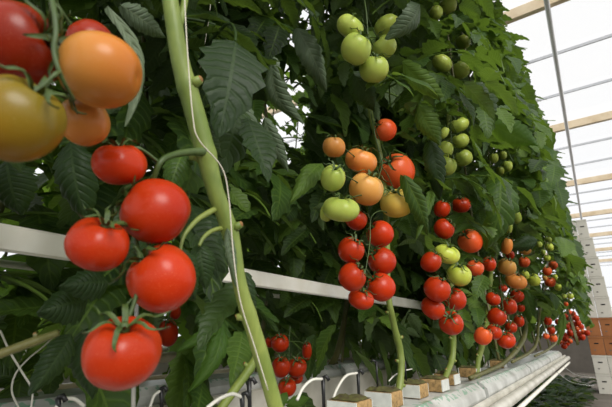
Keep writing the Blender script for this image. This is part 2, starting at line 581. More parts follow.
def tomato(px, py, w, h, X, colour, label, group=None, lean=(0.0, 1.0, 0.25), shape=None, calyx=True, far=False):
    d = ray(px, py)
    tpar = X if X > 0.5 else X / d[0]
    a, b = (px - CX) / FPX, (py - CY) / FPX
    s = math.sqrt(1 + a * a + b * b)
    cph = a * a / (a * a + b * b + 1e-9)
    sx, sy = 1 + (s - 1) * cph, 1 + (s - 1) * (1 - cph)
    for _ in range(200):
        c = d * tpar
        D = w / FPX * tpar / sx
        Dh = h / FPX * tpar / sy
        hit = False
        for c2, D2, *_r in ALLT:
            if np.linalg.norm(c - c2) < 0.465 * (max(D, Dh) * 0.5 + min(D, Dh) * 0.5 + D2):
                hit = True
                break
        if not hit:
            break
        tpar *= 1.006
    ALLT.append((c, (D + Dh) / 2, px, py, max(w, h) / 2, depth(c)))
    u = unit(RT * lean[0] + UPV * lean[1] - unit(d) * lean[2])
    i = len(ALLT)
    x = unit(np.cross(u, [0.31 + 0.1 * (i % 5), 0.9 - 0.13 * (i % 7), 0.2]))
    y = np.cross(u, x)
    up_amt = abs(float(np.dot(u, UPV)))
    zs = Dh / 0.84 if up_amt > 0.75 else (D + Dh) / 2 / 0.9
    xs = D if up_amt > 0.75 else (D + Dh) / 2
    me = TOM[(i * 3 + 1) % 5 if shape is None else shape]
    o = bpy.data.objects.new('tomato', me)
    COL.objects.link(o)
    o.matrix_world = Matrix(((x[0] * xs, y[0] * xs, u[0] * zs, c[0]), (x[1] * xs, y[1] * xs, u[1] * zs, c[1]), (x[2] * xs, y[2] * xs, u[2] * zs, c[2]), (0, 0, 0, 1)))
    o.material_slots[0].link = 'OBJECT'
    o.material_slots[0].material = MAT[colour]
    tag(o, label, 'tomato', group)
    if calyx:
        ca = bpy.data.objects.new('calyx', CAL[i % 5])
        COL.objects.link(ca)
        ca.parent = o
        ca.matrix_parent_inverse = Matrix.Identity(4)
    return c + u * zs * 0.36, c, D


def truss(pkey, X, path, rad, fruits, base=0.0):
    """a fruit truss: a curved stalk with a short pedicel to each fruit; belongs to its plant"""
    mb = MB()
    P = spline([atX(px, py, X + (q[0] if q else 0.0)) for (px, py, *q) in path], 7)
    n = len(P)
    mb.tube(P, rad * (base * np.exp(-np.linspace(0, 6, n)) + np.linspace(1, 0.6, n)), 8)
    for fr in fruits:
        tip, c, D = tomato(*fr[0], **fr[1])
        # nearest point of the stalk above the fruit's shoulder
        k = int(np.argmin(np.linalg.norm(P - (tip + np.array([0, 0, 0.15 * D])), axis=1)))
        if np.linalg.norm(P[k] - tip) < 0.28:
            md = (P[k] + tip) / 2 + unit(tip - c) * 0.12 * D
            Q = spline([P[k], md, tip - unit(tip - c) * 0.1 * D], 6)
            rr = np.full(len(Q), rad * 0.55)
            rr[len(Q) // 2] *= 1.45
            mb.tube(Q, rr, 6)
    mb.build('truss', 'calyx', PLANTS[pkey], P[0])


def T(px, py, w, h, X, colour, label, **kw):
    return ((px, py, w, h, X, colour, label), kw)


XN = -0.345
# upper left, nearest to the lens
truss('near', -0.300, [(42, -40, -0.03), (52, 0, 0.02), (56, 30, 0.03), (54, 52, 0.03), (62, 78, 0.03), (74, 100, 0.02)], 0.0022, [
    T(101, 71, 80, 82, -0.29, 'apricot', 'blurred pale orange tomato in front, upper left, beside a grey leaf', lean=(-0.8, 0.15, 0.1), shape=2),
    T(16, 119, 108, 84, -0.28, 'olive', 'blurred olive yellow tomato cut by the left edge of the photo', lean=(0.6, 0.8, 0.0), shape=0),
    T(18, 47, 118, 74, -0.31, 'shaded_red', 'large blurred red tomato in the top left corner, above the olive yellow one', lean=(0.9, 0.25, 0.1), shape=4),
    T(84, 121, 52, 54, -0.34, 'brown', 'yellow orange tomato half hidden below the blurred pale orange one', lean=(-0.5, 0.8, 0.0)),
    T(90, 42, 52, 44, -0.35, 'shaded_red', 'red tomato peeping out above the blurred pale orange one', lean=(-0.8, 0.4, 0.0)),
])
truss('main', XN - 0.01, [(206, 152), (190, 152), (173, 155, 0.005), (160, 163, 0.01), (150, 190, -0.005), (140, 212, -0.01), (136, 240, -0.005), (142, 270, 0.01), (135, 300, 0.01), (127, 322, 0.01)], 0.0030, [
    T(156, 211, 74, 60, XN, 'red', 'large red tomato, topmost of the three overlapping ones left of the thick pale stem', lean=(-0.75, 0.35, 0.1), shape=2),
    T(162, 278, 71, 65, XN + 0.0, 'red', 'large red tomato directly above the lowest one, left of the thick pale stem', lean=(-0.6, 0.65, 0.25), shape=0),
    T(123, 352, 80, 72, XN + 0.01, 'red', 'biggest red tomato, lowest on the near truss, with stalk on its top', lean=(0.05, 0.95, 0.25), shape=1),
    T(98, 244, 65, 53, XN - 0.005, 'red', 'red tomato overlapping the right end of the white rail piece at left', lean=(0.35, 0.9, 0.1), shape=3),
    T(120, 164, 56, 43, XN - 0.02, 'red', 'smaller red tomato hanging alone at the top of the near red truss', lean=(-0.1, 0.95, 0.2), shape=1),
], base=1.1)
# sixth-row glimpses behind
truss('b0', -0.98, [(176, 300), (170, 312), (168, 325)], 0.003, [
    T(168, 333, 21, 28, -0.98, 'red', 'small red tomato half hidden right of the biggest red one'),
    T(175, 312, 12, 15, -1.0, 'red', 'sliver of red tomato behind the large one above the lowest'),
])
truss('b3', -0.86, [(290, 325), (289, 345), (289, 375)], 0.003, [
    T(297, 367, 20, 19, -0.84, 'red', 'dark red tomato, right one of the pair mid-bunch below the rail'),
    T(281, 367, 18, 22, -0.845, 'red', 'dark red tomato, left one of the pair mid-bunch below the rail'),
    T(287, 387, 19, 19, -0.85, 'red', 'lowest dark red tomato of the shaded bunch below the rail'),
    T(296, 378, 14, 10, -0.87, 'red', 'dark red tomato tucked under the mid pair of the shaded bunch'),
    T(280, 343, 18, 17, -0.86, 'red', 'dark red tomato at the top of the shaded bunch below the rail'),
    T(307, 351, 10, 20, -0.86, 'red', 'narrow red tomato showing right of a leaf in the shaded bunch'),
    T(270, 342, 10, 12, -0.88, 'red', 'small red tomato at the upper left of the shaded bunch'),
])
truss('b5', -1.0, [(352, 365), (349, 373), (346, 380)], 0.002, [
    T(346, 381, 9, 9, -1.0, 'red', 'tiny red tomato low behind the white hose arcs'),
    T(373, 382, 5, 5, -1.0, 'red', 'speck of red tomato just left of the first growing block'),
])
XC = -0.40
truss('centre', XC + 0.01, [(371, 112, -0.03), (374, 130), (380, 155, 0.005), (382, 165, 0.01), (378, 180, 0.012), (376, 200, 0.01)], 0.0022, [
    T(366, 189, 36, 33, XC + 0.02, 'pale', 'pale orange yellow tomato, largest at the middle of the ripening centre truss', lean=(0.35, 0.9, 0.2), shape=1),
    T(397, 203, 35, 27, XC + 0.02, 'yellow', 'pale yellow tomato lowest right of the ripening centre truss', lean=(-0.15, 0.95, 0.25), shape=0),
    T(341, 209, 36, 26, XC + 0.015, 'green', 'flattish green tomato above the rail with a bulge on its left', lean=(0.1, 1, 0.1), shape=3),
    T(361, 161, 32, 26, XC + 0.01, 'orange', 'orange tomato above the largest pale one of the centre truss', lean=(0.3, 0.95, 0.15), shape=3),
    T(397, 171, 34, 36, XC - 0.005, 'orangered', 'orange red tomato behind the stalk right of the centre truss', lean=(-0.5, 0.6, 0.4), shape=2),
    T(385, 130, 21, 24, XC, 'orangered', 'single orange red tomato topmost of the centre truss', lean=(-0.8, 0.4, 0.2), shape=2),
    T(334, 147, 23, 22, XC, 'brown', 'brownish orange tomato at the upper left of the centre truss', lean=(-0.05, 1, 0.1), shape=1),
    T(333, 178, 25, 26, XC, 'green', 'round green tomato under the brownish orange one', lean=(0.2, 0.8, 0.5), shape=0),
    T(327, 212, 14, 20, XC + 0.005, 'green', 'green tomato sliver behind the flattish green one', lean=(0.3, 0.9, 0.0), calyx=False),
])
truss('centre', XC + 0.0, [(390, 214), (380, 211), (371, 218), (370, 240, 0.005), (367, 262, 0.01), (362, 290, 0.005)], 0.0017, [
    T(352, 277, 29, 28, XC + 0.01, 'red', 'red tomato lower left in the red truss in front of the rail', lean=(0.6, 0.7, 0.1), shape=1),
    T(381, 287, 29, 28, XC + 0.015, 'red', 'red tomato lower right in the red truss in front of the rail', lean=(-0.6, 0.6, 0.1), shape=2),
    T(382, 261, 28, 27, XC + 0.01, 'red', 'red tomato right of centre in the red truss above the rail', lean=(-0.6, 0.6, 0.1), shape=2),
    T(351, 250, 27, 25, XC + 0.005, 'red', 'red tomato left of centre in the red truss above the rail', lean=(0.4, 0.8, 0.3), shape=4),
    T(380, 234, 27, 27, XC + 0.005, 'red', 'red tomato below the pale yellow one', lean=(-0.6, 0.5, 0.1), shape=0),
    T(361, 299, 26, 19, XC - 0.005, 'red', 'lowest tomato of the red truss in front of the rail', lean=(0.2, 0.9, 0.1), shape=0),
    T(356, 219, 24, 20, XC - 0.02, 'red', 'red tomato half hidden under the flattish green one', lean=(0.6, 0.8, 0.1)),
])
XF = -0.36
truss('centre', XF, [(362, -12, -0.04), (366, 10), (368, 35), (371, 55)], 0.0022, [
    T(374, 69, 30, 28, XF + 0.02, 'green', 'green tomato lowest of the green truss at the top', lean=(0.1, 1, 0.35), shape=0),
    T(356, 49, 31, 30, XF + 0.01, 'green', 'green tomato lower left of the green truss at the top', lean=(0.4, 0.8, 0.3), shape=2),
    T(384, 47, 26, 26, XF, 'green', 'green tomato right of the green truss at the top', lean=(-0.6, 0.7, 0.3), shape=1),
    T(350, 27, 28, 24, XF, 'green', 'green tomato upper left of the green truss at the top', lean=(0.5, 0.8, 0.2), shape=3),
    T(387, 26, 27, 22, XF - 0.03, 'green', 'shaded green tomato upper right of the green truss at the top', lean=(-0.5, 0.9, 0.0), shape=1),
])
XG = -0.36
truss('second', XG, [(446, -25), (448, 15, -0.03), (452, 40, -0.02), (452, 60)], 0.0018, [
    T(460, 70, 19, 19, XG, 'green', 'green tomato lower right of the pair among leaves near the top', lean=(-0.5, 0.8, 0.1)),
    T(442, 63, 21, 17, XG, 'green', 'green tomato lower left of the pair among leaves near the top', lean=(0.5, 0.8, 0.1)),
    T(463, 42, 16, 16, XG, 'green', 'single green tomato above the pair among leaves near the top', lean=(-0.4, 0.9, 0.1)),
    T(448, 6, 18, 17, XG, 'green', 'green tomato touching the top edge of the photo', lean=(-0.3, 0.9, 0.1)),
    T(436, 13, 14, 15, XG - 0.03, 'green', 'shaded green tomato beside the one at the top edge', lean=(0.3, 0.9, 0.1)),
])
XH = -0.36
truss('second', XH, [(452, 108, -0.04), (451, 125), (452, 145), (454, 165)], 0.0018, [
    T(459, 125, 20, 15, XH + 0.01, 'green', 'green tomato top right of the seven-fruit green truss', lean=(-0.4, 0.9, 0.1), shape=3),
    T(460, 141, 19, 15, XH + 0.01, 'green', 'green tomato second on the right side of the seven-fruit green truss', lean=(-0.4, 0.9, 0.1), shape=1),
    T(463, 158, 20, 17, XH + 0.01, 'green', 'green tomato lowest right of the seven-fruit green truss', lean=(-0.5, 0.9, 0.1), shape=1),
    T(446, 166, 21, 19, XH, 'green', 'green tomato lowest left of the seven-fruit green truss', lean=(0.4, 0.9, 0.1), shape=0),
    T(445, 150, 17, 17, XH, 'green', 'green tomato second lowest left of the seven-fruit green truss', lean=(0.4, 0.9, 0.1)),
    T(444, 133, 9, 13, XH - 0.01, 'green', 'narrow green tomato top left of the seven-fruit green truss', lean=(0.5, 0.9, 0.1)),
])
XI = -0.30
truss('third', XI, [(488, 130, -0.04), (489, 145), (498, 155)], 0.0016, [
    T(494, 158, 9, 11, XI, 'green', 'small green tomato left of the tiny far green truss'),
    T(503, 155, 8, 9, XI, 'green', 'small green tomato top of the tiny far green truss'),
    T(507, 166, 11, 11, XI, 'green', 'small green tomato lower right of the tiny far green truss'),
    T(500, 171, 9, 9, XI - 0.02, 'green', 'small green tomato bottom of the tiny far green truss'),
])
XJ = -0.33
truss('second', XJ - 0.01, [(452, 186, -0.04), (452, 205), (452, 225), (451, 250), (450, 275), (449, 305)], 0.0022, [
    T(459, 275, 26, 22, XJ + 0.02, 'yelgreen', 'lower yellowish green tomato in the red truss by the rail end', lean=(0.05, 1, 0.2), shape=1),
    T(447, 254, 26, 19, XJ + 0.015, 'yelgreen', 'upper yellowish green tomato in the red truss by the rail end', lean=(0.3, 0.9, 0.2), shape=3),
    T(437, 289, 27, 24, XJ + 0.01, 'red', 'red tomato left below the green ones, by the rail end', lean=(0.4, 0.8, 0.1), shape=0),
    T(470, 241, 24, 25, XJ + 0.01, 'orangered', 'orange red tomato on the right side of the truss by the rail end', lean=(-0.6, 0.7, 0.2), shape=2),
    T(444, 229, 23, 20, XJ + 0.005, 'red', 'red tomato under the top pair of the truss by the rail end', lean=(0.6, 0.6, 0.2), shape=1),
    T(451, 323, 25, 22, XJ + 0.01, 'red', 'lowest red tomato of the truss by the rail end', lean=(-0.2, 0.8, 0.5), shape=0),
    T(455, 299, 23, 21, XJ + 0.0, 'red', 'red tomato second from the bottom on the right of the truss by the rail end', lean=(-0.4, 0.7, 0.3), shape=2),
    T(433, 308, 26, 22, XJ - 0.005, 'red', 'red tomato covering the very end of the white rail', lean=(0.5, 0.8, 0.0), shape=1),
    T(461, 205, 20, 16, XJ, 'red', 'right one of the pair of red tomatoes atop the truss by the rail end', lean=(-0.1, 1, 0.2), shape=3),
    T(442, 209, 17, 16, XJ - 0.005, 'red', 'left one of the pair of red tomatoes atop the truss by the rail end', lean=(0.3, 0.9, 0.2)),
    T(431, 262, 21, 21, XJ - 0.01, 'red', 'darker red tomato left of the yellowish green ones', lean=(0.5, 0.8, 0.0)),
])
XK = -0.31
truss('fourth', XK - 0.01, [(518, 195, -0.02), (514, 215), (508, 240), (510, 258), (516, 272)], 0.0018, [
    T(516, 281, 22, 16, XK + 0.01, 'orange', 'larger pale orange tomato low in the mixed colour truss', lean=(0.3, 0.9, 0.2), shape=3),
    T(507, 267, 20, 17, XK + 0.01, 'pale', 'pale orange tomato above the larger low one in the mixed colour truss', lean=(0.3, 0.9, 0.2), shape=1),
    T(534, 280, 13, 13, XK + 0.02, 'yelgreen', 'yellow green tomato at the lower right of the mixed colour truss', lean=(-0.4, 0.9, 0.2)),
    T(507, 246, 12, 16, XK + 0.01, 'orange', 'narrow orange tomato at the top of the mixed colour truss', lean=(0.2, 0.9, 0.1)),
    T(525, 249, 13, 11, XK, 'pale', 'small yellow orange tomato upper right of the mixed colour truss'),
    T(524, 262, 12, 11, XK, 'orangered', 'small orange red tomato right of centre in the mixed colour truss'),
    T(525, 275, 9, 10, XK - 0.02, 'yelgreen', 'yellowish tomato hidden behind the larger pale orange one'),
    T(510, 255, 9, 9, XK - 0.02, 'red', 'red tomato peeping under the narrow orange one'),
    T(516, 217, 12, 13, XK, 'green', 'green tomato hanging under the big dark drooping leaf', lean=(-0.2, 1, 0.1)),
    T(509, 227, 7, 13, XK - 0.01, 'green', 'pointed green tomato beside the one under the drooping leaf'),
    T(475, 268, 18, 16, XK - 0.01, 'orangered', 'orange red tomato just right of the lower yellowish green one', lean=(0.2, 0.9, 0.2)),
    T(489, 264, 15, 15, XK - 0.01, 'red', 'red tomato between the truss by the rail end and the mixed truss', lean=(0.1, 0.9, 0.4)),
])
XL = -0.31
truss('third', XL - 0.01, [(500, 283, -0.03), (502, 298), (503, 315), (500, 330)], 0.002, [
    T(497, 317, 19, 18, XL + 0.01, 'red', 'largest red tomato at the middle of the low truss right of the rail', lean=(0.5, 0.8, 0.1)),
    T(506, 340, 20, 15, XL + 0.015, 'red', 'lowest red tomato of the low truss right of the rail', lean=(-0.2, 0.9, 0.1)),
    T(509, 306, 17, 16, XL + 0.005, 'red', 'red tomato upper right of the low truss right of the rail', lean=(-0.3, 0.9, 0.2)),
    T(493, 299, 16, 14, XL, 'red', 'red tomato upper left of the low truss right of the rail', lean=(0.4, 0.9, 0.1)),
    T(494, 332, 17, 15, XL + 0.005, 'red', 'red tomato above the bottom pair of the low truss right of the rail', lean=(0.4, 0.9, 0.1)),
    T(483, 336, 18, 18, XL, 'orangered', 'orange red tomato at the left bottom of the low truss right of the rail', lean=(0.4, 0.9, 0.1)),
    T(511, 327, 13, 11, XL - 0.02, 'red', 'red tomato at the right middle of the low truss, partly behind others'),
    T(519, 321, 11, 12, XL - 0.02, 'red', 'red tomato at the right rim of the low truss right of the rail'),
    T(517, 296, 14, 13, XL - 0.03, 'red', 'shaded red tomato behind the top right of the low truss'),
    T(503, 288, 9, 7, XL - 0.03, 'red', 'small shaded red tomato above the low truss'),
    T(521, 308, 8, 8, XL - 0.03, 'red', 'small shaded red tomato right of the low truss'),
])
XM = -0.24
truss('fifth', XM - 0.01, [(548, 228, -0.02), (547, 245), (548, 262), (551, 285)], 0.002, [
    T(549, 247, 10, 8, XM, 'yelgreen', 'small far yellow green tomato, lowest of the four above the far orange truss'),
    T(548, 240, 8, 7, XM - 0.01, 'green', 'small far green tomato, topmost above the far orange truss'),
    T(539, 244, 7, 7, XM - 0.01, 'green', 'small far green tomato, leftmost above the far orange truss'),
    T(543, 252, 6, 6, XM - 0.02, 'green', 'small far green tomato low left above the far orange truss'),
    T(547, 258, 8, 6, XM, 'yelgreen', 'small far yellow green tomato capping the far orange truss'),
    T(553, 265, 10, 9, XM, 'orangered', 'small far orange red tomato, topmost of the far orange truss'),
    T(547, 271, 10, 9, XM + 0.005, 'orangered', 'small far orange red tomato, middle left of the far orange truss'),
    T(550, 282, 12, 10, XM + 0.01, 'orangered', 'small far orange red tomato, largest and lowest of the far orange truss'),
    T(558, 287, 8, 8, XM, 'yelgreen', 'small far yellow green tomato at the bottom right of the far orange truss'),
    T(545, 278, 5, 5, XM - 0.01, 'pale', 'tiny far yellowish tomato left in the far orange truss'),
    T(555, 277, 6, 6, XM - 0.01, 'yelgreen', 'tiny far yellowish tomato right in the far orange truss'),
])
XE = -0.20
truss('sixth', XE - 0.01, [(569, 290, -0.02), (568, 297)], 0.002, [
    T(570, 296, 8, 6, XE, 'yelgreen', 'tiny far green tomato right of a pair above the end bunch'),
    T(564, 296, 6, 5, XE, 'green', 'tiny far green tomato left of a pair above the end bunch'),
    T(566, 304, 5, 5, XE, 'orangered', 'tiny far reddish tomato under the green pair above the end bunch'),
])
XD = -0.25
truss('sixth', XD - 0.01, [(548, 312, -0.02), (549, 325), (551, 338)], 0.002, [
    T(548, 321, 8, 9, XD, 'red', 'small far red tomato, topmost of the short far truss above the gutter'),
    T(551, 330, 9, 8, XD, 'red', 'small far red tomato, middle of the short far truss above the gutter'),
    T(553, 338, 9, 8, XD, 'orangered', 'small far orange red tomato, lowest of the short far truss above the gutter'),
    T(546, 336, 7, 6, XD - 0.01, 'orangered', 'small far tomato at the lower left of the short far truss above the gutter'),
])
endf = [(569, 312), (573, 314), (566, 317), (571, 319), (576, 318), (570, 325), (574, 324), (578, 323), (567, 327), (573, 330), (577, 329), (581, 327), (570, 333),
        (574, 336), (579, 334), (583, 332), (587, 333), (566, 336), (567, 343), (564, 346), (570, 341), (577, 339), (582, 337), (565, 339), (558, 322), (562, 343)]
fr = []
for i, (x, y) in enumerate(endf):
    s = 5.6 + 1.6 * ((i * 7) % 5) / 4
    fr.append(T(x, y, s, s * 0.95, 4.35 + 0.06 * ((i * 3) % 4), 'red' if i % 5 else 'orangered',
                'tiny red tomato in the crowded bunch at the far end of the row', group='crowded far end bunch', calyx=False))
truss('end', 4.42, [(574, 305), (573, 318), (572, 332), (570, 342)], 0.003, fr)

# ------------------------------------------------------------------ stems
KEEP = []      # (px, py, r, depth): nothing leafy may stand nearer than this along the sight line


def keep_path(pxs, r, X, step=5):
    for (a, b) in zip(pxs[:-1], pxs[1:]):
        L = math.hypot(b[0] - a[0], b[1] - a[1])
        for t in np.arange(0, 1, step / max(L, step)):
            x, y = a[0] + (b[0] - a[0]) * t, a[1] + (b[1] - a[1]) * t
            KEEP.append((x, y, r, depth(atX(x, y, X)) - 0.01))


def stem(pkey, X, pts, mat='stem', nodes=3, scar=True, keep=True, name='stem', label=None, kmin=-99):
    """pts: (px, py, width_px[, dx])"""
    W = [atX(p[0], p[1], X + (p[3] if len(p) > 3 else 0)) for p in pts]
    R0 = [p[2] / FPX * depth(w) * 0.5 for p, w in zip(pts, W)]
    P = spline(W, 8)
    R = np.interp(np.linspace(0, 1, len(P)), np.linspace(0, 1, len(R0)), R0)
    ks = [int(len(P) * (q + 0.5) / nodes) for q in range(nodes)] if nodes else []
    for kk in ks:
        for j in range(-1, 2):
            if 0 <= kk + j < len(R):
                R[kk + j] *= 1.12 if j == 0 else 1.05
    mb = MB()
    mb.tube(P, R, 14)
    scars = []
    for i, kk in enumerate(ks):
        if not (0 < kk < len(P) - 1):
            continue
        tdir = unit(P[kk + 1] - P[kk - 1])
        side = unit(np.cross(tdir, FW)) * (1 if i % 2 else -1) - FW * 0.3
        a = P[kk] + side * R[kk] * 0.6
        b = P[kk] + side * R[kk] * 1.45 + np.array([0, 0, R[kk] * 0.2])
        mb.tube([a, (a + b) / 2, b], [R[kk] * 0.62, R[kk] * 0.46, R[kk] * 0.38], 8)
        scars.append((MB().tube([b - side * R[kk] * 0.04, b + side * R[kk] * 0.06], [R[kk] * 0.36, R[kk] * 0.30], 8), b))
    o = mb.build(name, mat, PLANTS[pkey], P[0])
    if label: o['label'] = label
    if scar:
        for sc, b in scars:
            sc.build('leaf_scar', 'scar', o, b)
    kp_ = [(p[0], p[1]) for p in pts if p[1] >= kmin]
    if keep and len(kp_) > 1:
        keep_path(kp_, max(p[2] for p in pts) * 0.45, X)
    return o


stem('main', -0.36, [(160, -40, 15, -0.03), (170, 0, 16), (180, 60, 18), (194, 110, 20), (205, 150, 20), (215, 190, 17), (231, 235, 16), (240, 285, 14), (258, 345, 16), (275, 405, 15), (284, 440, 15)],
     'stem_pale', 6)
stem('main', -0.362, [(238, 238, 5), (227, 229, 5), (214, 230, 4.5), (204, 237, 4), (199, 246, 3)], 'stem', 0, name='leaf_stalk')
stem('main', -0.362, [(218, 208, 6), (208, 213, 6), (196, 221, 5), (184, 236, 4), (180, 252, 3)], 'stem', 0, name='leaf_stalk')
stem('main', -0.362, [(176, 36, 8), (183, 10, 7), (190, -30, 6)], 'stem_pale', 0, name='side_shoot')
stem('b0', -0.62, [(262, 345, 6), (250, 368, 9), (232, 393, 9), (219, 412, 9), (205, 440, 9)], 'stem', 2, keep=True)
stem('near', -0.42, [(-30, 364, 9), (0, 354, 9), (30, 343, 9), (58, 333, 7)], 'stem_old', 2, keep=True, name='lowered_stem', label='brownish lowered stem')
stem('centre', -0.40, [(366, 60, 5, -0.06), (370, 110, 5, -0.06), (381, 160, 5, -0.05), (386, 215, 6, -0.03), (388, 290, 6), (394, 325, 6.5), (400, 350, 7), (401, 372, 7), (398, 396, 7)], 'stem', 8, kmin=290)
stem('second', -0.38, [(448, 60, 4, -0.03), (449, 180, 5, -0.03), (449, 250, 5, -0.04), (452, 300, 6, -0.03), (453, 345, 6), (451, 362, 6), (444, 380, 5)], 'stem', 7, kmin=300)
stem('third', -0.37, [(500, 180, 4, -0.03), (492, 260, 4, -0.04), (487, 320, 5, -0.02), (482, 345, 6), (478, 362, 5), (477, 382, 5)], 'stem', 6, kmin=320)
stem('fourth', -0.36, [(534, 170, 3, -0.03), (530, 240, 4, -0.04), (527, 300, 4, -0.02), (525, 330, 5), (520, 345, 5), (505, 362, 4), (490, 370, 4), (470, 378, 4)], 'stem_old', 4, kmin=300)
stem('fifth', -0.33, [(552, 190, 2.2, -0.04), (548, 260, 2.2, -0.04), (540, 310, 2.6), (537, 340, 3), (530, 352, 3), (512, 362, 3)], 'stem_old', 2, scar=False, kmin=300)
stem('sixth', -0.29, [(566, 230, 1.8, -0.04), (561, 300, 2, -0.02), (558, 335, 2), (550, 348, 2.2), (535, 356, 2.2)], 'stem_old', 0, scar=False, kmin=330)
stem('end', 4.6, [(566, 240, 1.6), (569, 300, 1.8), (570, 340, 1.8)], 'stem', 0, keep=False, scar=False)
stem('b4', -1.0, [(352, 250, 4), (346, 310, 5), (338, 350, 6), (330, 367, 6), (319, 385, 7), (321, 415, 6)], 'stem_old', 3, keep=True)
for i, y in enumerate(FILL):
    x = -0.36 + 0.16 * (y > 4.8)
    P = spline([(x, y, -0.1), (x - 0.04, y + .05, 0.5), (x - 0.02, y - .04, 1.6), (x - 0.04, y, 3.3)], 6)
    MB().tube(P, 0.006, 8).build('stem', 'stem_old', PLANTS['filler%d' % i], P[0])
for pre, cnt, x, top, y0, dy in (('b', 13, -1.02, 2.6, 0.25, 0.3), ('c', 14, -2.35, 2.4, 0.7, 0.42)):
    for i in range(cnt):
        key = '%s%d' % (pre, i)
        if key not in PLANTS or key in ('b4',):
            continue
        y = y0 + dy * i
        P = spline([(x, y, -0.16), (x + .03, y + .05, 0.5), (x - .03, y - .04, 1.4), (x, y, top)], 6)
        MB().tube(P, 0.007, 8).build('stem', 'stem_old', PLANTS[key], P[0])

# support strings
def string(label, X, pts, r=0.0009, group=None):
    P = spline([atX(p[0], p[1], X + (p[2] if len(p) > 2 else 0)) for p in pts], 6)
    o = MB().tube(P, r, 6).build('support_string', 'string', None, P[0])
    tag(o, label, 'string', group)


string('white support string running down along the thick pale stem', -0.335, [(184, -30), (185, 8), (188, 60), (193, 118), (199, 140), (222, 168), (229, 200), (233, 250), (240, 300), (254, 345), (268, 390)], 0.0008)
string('thin pale support string hanging among dark leaves right of the thick stem', -0.60, [(212, -10), (208, 25), (200, 68)], 0.0008)
# the steel support rod under the lowest big tomato
P = np.array([atX(137, 300, -0.42), atX(134, 360, -0.42), atX(133, 430, -0.42)])
tag(MB().tube(P, 0.0022, 10).build('support_rod', 'wire', None, P[0]), 'thin white metal rod standing behind the biggest red tomato', 'rod')
keep_path([(134, 330), (133, 407)], 3, -0.42)

# ------------------------------------------------------------------ rails, pipes and gutters
def run(name, label, cat, x, z, y0, y1, r, mat, seg=16):
    P = np.array([(x, y, z) for y in np.linspace(y0, y1, 12)])
    o = MB().tube(P, r, seg).build(name, mat, None, P[0])
    tag(o, label, cat)
    return o


mb = MB().extrude_y([(-0.762, 0.127), (-0.748, 0.124), (-0.744, 0.128), (-0.744, 0.164), (-0.748, 0.168), (-0.762, 0.165)], -0.6, 4.6)
tag(mb.build('crop_rail', 'white_paint', None, (-0.75, 0, 0.146), smooth=False), 'flat white rail running behind the front row of plants', 'rail')
run('thin_pipe', 'thin white pipe just below and behind the white rail', 'pipe', -1.15, 0.163, -0.6, 3.0, 0.009, 'white_paint')
run('heating_pipe', 'cream heating pipe with rust stains behind the second gutter', 'pipe', -1.30, -0.158, -1.0, 5.0, 0.022, 'pipe')
run('heating_pipe', 'pale heating pipe deep in the shade of the third row', 'pipe', -1.95, -0.12, -1.0, 6.0, 0.025, 'pipe')


def gutter(xc, wd, ztop, y0, y1, label, h=0.05, legs=None):
    a, b = xc - wd / 2, xc + wd / 2
    prof = [(a, ztop), (a, ztop - h), (a + 0.05, ztop - h - 0.02), (b - 0.05, ztop - h - 0.02), (b, ztop - h), (b, ztop), (b - 0.008, ztop + 0.004), (b - 0.012, ztop - 0.012), (a + 0.012, ztop - 0.012), (a + 0.008, ztop + 0.004)]
    root = MB().extrude_y(prof, y0, y1).build('growing_gutter', 'gutter', None, (xc, (y0 + y1) / 2, ztop - h - 0.02), smooth=False)
    tag(root, label, 'gutter')
    for y in (legs or np.arange(y0 + 0.4, y1, 1.1)):
        m = MB()
        m.box((xc - 0.02, y - 0.02, FLOOR + 0.001), (xc + 0.02, y + 0.02, ztop - h - 0.02))
        m.build('support_leg', 'wire', root, (xc, y, FLOOR), smooth=False)
    return root


GT = -0.187
gutter(-0.40, 0.19, GT, 0.1, 4.75, 'long white gutter under the front row, with white slabs on it', legs=(0.4,))
gutter(-1.02, 0.24, -0.165, -0.6, 4.2, 'white gutter under the second row, behind the front plants', 0.11)
gutter(-2.2, 0.26, -0.10, -0.8, 6.0, 'shaded white gutter under the third row at lower left', 0.10)
gutter(-3.1, 0.30, -0.10, -0.8, 6.0, 'farthest pale gutter glimpsed at lower left', 0.12)
# pipe slung under the front gutter
run('drain_pipe', 'pale drain pipe slung along the aisle side of the front gutter', 'pipe', -0.283, -0.207, 0.3, 4.7, 0.017, 'gutter')
run('tray_rail', 'thin white rail below the drain pipe on the aisle side', 'rail', -0.275, -0.243, 0.3, 4.6, 0.008, 'white_paint')
for i, y in enumerate((3.2, 3.8)):
    m = MB()
    P = spline([(-0.27, y, -0.23), (-0.20, y, -0.285), (-0.10, y + .02, -0.30), (-0.10, y + 0.10, -0.30), (-0.20, y + 0.12, -0.285)], 5)
    m.tube(P, 0.0015, 6)
    tag(m.build('wire_bracket', 'wire', None, P[0]), 'bent wire bracket sticking out under the front gutter', 'bracket', 'wire brackets under the front gutter')


def slab(xc, y0, y1, ztop, label, group=None, wd=0.158):
    a, b = xc - wd / 2, xc + wd / 2
    zb = ztop - 0.055
    prof = [(a, zb), (b, zb), (b + 0.006, zb + 0.02), (b + 0.003, ztop - 0.018), (b - 0.018, ztop), (a + 0.018, ztop), (a - 0.003, ztop - 0.018), (a - 0.006, zb + 0.02)]
    mb = MB().extrude_y(prof, y0, y1)
    o = mb.build('growing_slab', 'film', None, (xc, (y0 + y1) / 2, zb), smooth=False)
    tag(o, label, 'slab', group)


